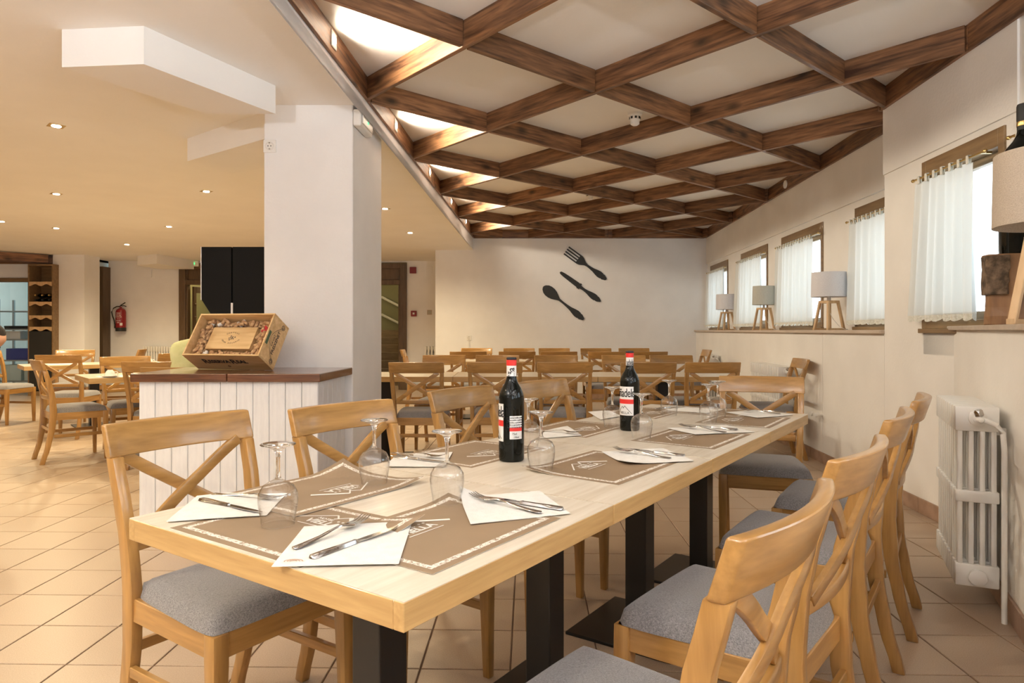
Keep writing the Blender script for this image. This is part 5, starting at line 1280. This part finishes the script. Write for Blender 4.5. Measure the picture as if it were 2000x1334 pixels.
# ================================================================ PEOPLE
def figure(name, label, loc, rz, joints, edges, radii, cloth, parts):
    t = thing(name, label, 'person', loc, rz)
    me = bpy.data.meshes.new('body'); me.from_pydata([Vector(j) for j in joints], edges, []); me.update()
    o = link('body', me, t); me.materials.append(M[cloth])
    sk = o.modifiers.new('skin', 'SKIN'); 
    for i, r in enumerate(radii): me.skin_vertices[0].data[i].radius = (r, r) if not isinstance(r, tuple) else r
    me.skin_vertices[0].data[0].use_root = True
    sb = o.modifiers.new('sub', 'SUBSURF'); sb.levels = 2; sb.render_levels = 2
    return t
def figure(name, label, loc, rz, joints, edges, radii, cloth):
    t = thing(name, label, 'person', loc, rz)
    me = bpy.data.meshes.new('body'); me.from_pydata([Vector(j) for j in joints], edges, []); me.update()
    o = link('body', me, t); me.materials.append(M[cloth])
    o.modifiers.new('skin', 'SKIN')
    if not me.skin_vertices:
        bm = bmesh.new(); bm.from_mesh(me); bm.verts.layers.skin.verify(); bm.to_mesh(me); bm.free()
    for i, r in enumerate(radii): me.skin_vertices[0].data[i].radius = r if isinstance(r, tuple) else (r, r)
    me.skin_vertices[0].data[0].use_root = True
    sb = o.modifiers.new('sub', 'SUBSURF'); sb.levels = 2; sb.render_levels = 2
    for p_ in me.polygons: p_.use_smooth = True
    sk = o.modifiers['skin']; sk.use_smooth_shade = True
    return t
def head(t, c, rz, pitch, hairlong=False):
    Mx = TR(*c) @ Euler((pitch, 0, rz)).to_matrix().to_4x4()      # local +y = face
    prof = [(0, -.115), (.03, -.112), (.052, -.09), (.066, -.05), (.074, 0), (.078, .04), (.072, .08), (.05, .108), (.02, .118), (0, .12)]
    mb = MB(); mb.lathe(prof, 24, Mx @ Matrix.Diagonal((1, 1.18, 1, 1)))
    mb.add([(-.012, .083, -.02), (.012, .083, -.02), (0, .110, -.018), (0, .085, .03), (-.008, .082, .02), (.008, .082, .02)], [(0, 1, 2), (0, 2, 4), (1, 5, 2), (4, 2, 3), (2, 5, 3)], Mx)
    obj('head', mb, M['skin'], t, smooth=True, angle=1.2)
    for s in (-1, 1):
        obj('ear', MB().lathe([(0, -.03), (.012, -.02), (.016, 0), (.012, .022), (0, .03)], 8, Mx @ TR(s * .078, -.005, .0)), M['skin'], t, smooth=True)
        obj('eye', MB().lathe([(0, -.008), (.006, -.005), (.008, 0), (.006, .005), (0, .008)], 8, Mx @ TR(s * .030, .082, .012)), M['ink'], t, smooth=True)
    obj('mouth', MB().box(-.022, .022, .080, .088, -.055, -.049, Mx), M['alarm_red'], t, bevel=.002)
    pr = [(0, -.02), (.060, -.02), (.080, .0), (.086, .04), (.080, .085), (.056, .115), (.022, .127), (0, .129)]
    hb = MB().lathe(pr, 24, Mx @ TR(0, -.022, .0) @ Matrix.Diagonal((1, 1.12, 1.02, 1)))
    if hairlong: hb.lathe([(0, -.11), (.05, -.10), (.066, -.04), (.06, .0), (0, .0)], 20, Mx @ TR(0, -.05, 0))
    obj('hair', hb, M['hair'], t, smooth=True, angle=1.2)
def hand(t, wrist, d, side, s=1):
    d = Vector(d).normalized(); up = Vector((0, 0, 1)); a = d.cross(up).normalized() * side; n = a.cross(d)
    w0 = Vector(wrist); mb = MB()
    mb.rings([[w0 + d * x + a * (wd * q[0]) + up * (h * q[1]) for q in ((1, .5), (.6, 1), (-.6, 1), (-1, .5), (-1, -.5), (-.6, -1), (.6, -1), (1, -.5))] for x, wd, h in ((0, .026, .018), (.03, .036, .015), (.075, .040, .012), (.09, .038, .010))])
    for k_, (off, ln) in enumerate(((.030, .068), (.011, .078), (-.010, .072), (-.029, .056))):
        b = w0 + d * .085 + a * off
        mb.tube([b, b + d * ln * .4 + up * .004, b + d * ln * .75 - up * .006, b + d * ln - up * .018], [.0085, .0085, .0078, .006], 8)
    b = w0 + d * .03 + a * .034; mb.tube([b, b + d * .025 + a * .02, b + d * .055 + a * .028 - up * .006], [.011, .010, .007], 8)
    obj('hand', mb, M['skin'], t, smooth=True, angle=1.2)
# seated person in a green shirt, leaning to the right over the table; sits on a chair hidden by the counter
c_ = chair(-2.37, 5.10, (0, 1), 'chair behind the counter holding the person in the green shirt', G3)
pj = [(0, -.02, .56), (0, -.03, .72), (.0, -.02, .88), (.02, .03, .99), (.08, .08, 1.06), (.12, .13, 1.10),
      (-.10, .02, 1.00), (-.16, .16, .86), (-.02, .36, .80), (.22, .02, .98), (.30, .20, .84), (.30, .40, .80),
      (-.09, .02, .55), (-.11, .42, .52), (-.11, .44, .10), (.09, .02, .55), (.12, .42, .52), (.12, .44, .10), (-.11, .56, .045), (.12, .56, .045)]
pe = [(0, 1), (1, 2), (2, 3), (3, 4), (4, 5), (3, 6), (6, 7), (7, 8), (3, 9), (9, 10), (10, 11), (0, 12), (12, 13), (13, 14), (0, 15), (15, 16), (16, 17), (14, 18), (17, 19)]
pr_ = [(.15, .11), (.15, .11), (.165, .115), (.15, .11), .06, .05, .075, .052, .036, .075, .052, .036, .085, .062, .045, .085, .062, .045, .04, .04]
fgp = figure('person', 'person in a green shirt sitting hunched behind the counter and crate', (-2.37, 5.10, 0), 0, pj, pe, pr_, 'shirt')
head(fgp, (.17, .24, 1.13), -.5, -.8); hand(fgp, (-.02, .37, .795), (.5, 1, 0), 1); hand(fgp, (.30, .41, .795), (-.5, 1, 0), -1)
# standing person at the left edge, bent forward
pj = [(0, 0, .92), (.06, .02, 1.05), (.20, .02, 1.20), (.30, .02, 1.22), (.37, .02, 1.21), (.42, .02, 1.19),
      (.24, .18, 1.22), (.22, .22, .98), (.22, .14, .78), (.24, -.16, 1.22), (.22, -.20, .98), (.22, -.10, .78),
      (0, .09, .88), (.02, .11, .48), (-.02, .11, .09), (0, -.09, .88), (.02, -.11, .48), (-.02, -.11, .09), (.12, .12, .04), (.12, -.12, .04)]
p2 = figure('person', 'dark-haired person in dark clothes bending forward at the left edge', (-4.76, 5.55, -.0), 0, pj, pe, pr_, 'dark_cloth')
head(p2, (.53, .02, 1.07), -PI / 2, -.9, True); hand(p2, (.22, .14, .77), (.2, -.1, -1), -1); hand(p2, (.22, -.10, .77), (.2, .1, -1), 1)
# unseen behind the camera: wall added to narrow the daylight opening, fill uplighters
mb = MB().box(LEFT, .5, FRONT - .15, FRONT, 0, 3.0); struct('wall_front_added', mb, M['wall'])
def fill_uplight(x, y, lab, e_=270):  # added uplighter, brightens the lattice ceiling from out of view
    t = thing('added_fill_lamp', lab, 'added fill lamp', (x, y, 0)); obj('base', MB().lathe([(0, 0), (.15, 0), (.15, .02), (.02, .035), (0, .035)], 24), M['black'], t, smooth=True)
    obj('pole', MB().lathe([(.012, .035), (.012, 1.70), (0, 1.7)], 12), M['black'], t, smooth=True)
    obj('bowl', MB().shell([(.02, 1.70), (.10, 1.74), (.16, 1.82), (.155, 1.82), (.095, 1.75), (0, 1.715)], 24), M['black'], t, smooth=True)
    ld = bpy.data.lights.new('added_fill_light', 'POINT'); ld.energy = e_; ld.color = (.93, .96, 1); ld.shadow_soft_size = .08
    lo = bpy.data.objects.new('added_fill_light', ld); COL.objects.link(lo); lo.parent = t; lo.location = (0, 0, 1.775)
fill_uplight(1.3, -.9, 'added fill uplighter, unseen behind the camera on the right'); fill_uplight(-1.7, -.7, 'added fill uplighter, unseen behind the camera on the left')
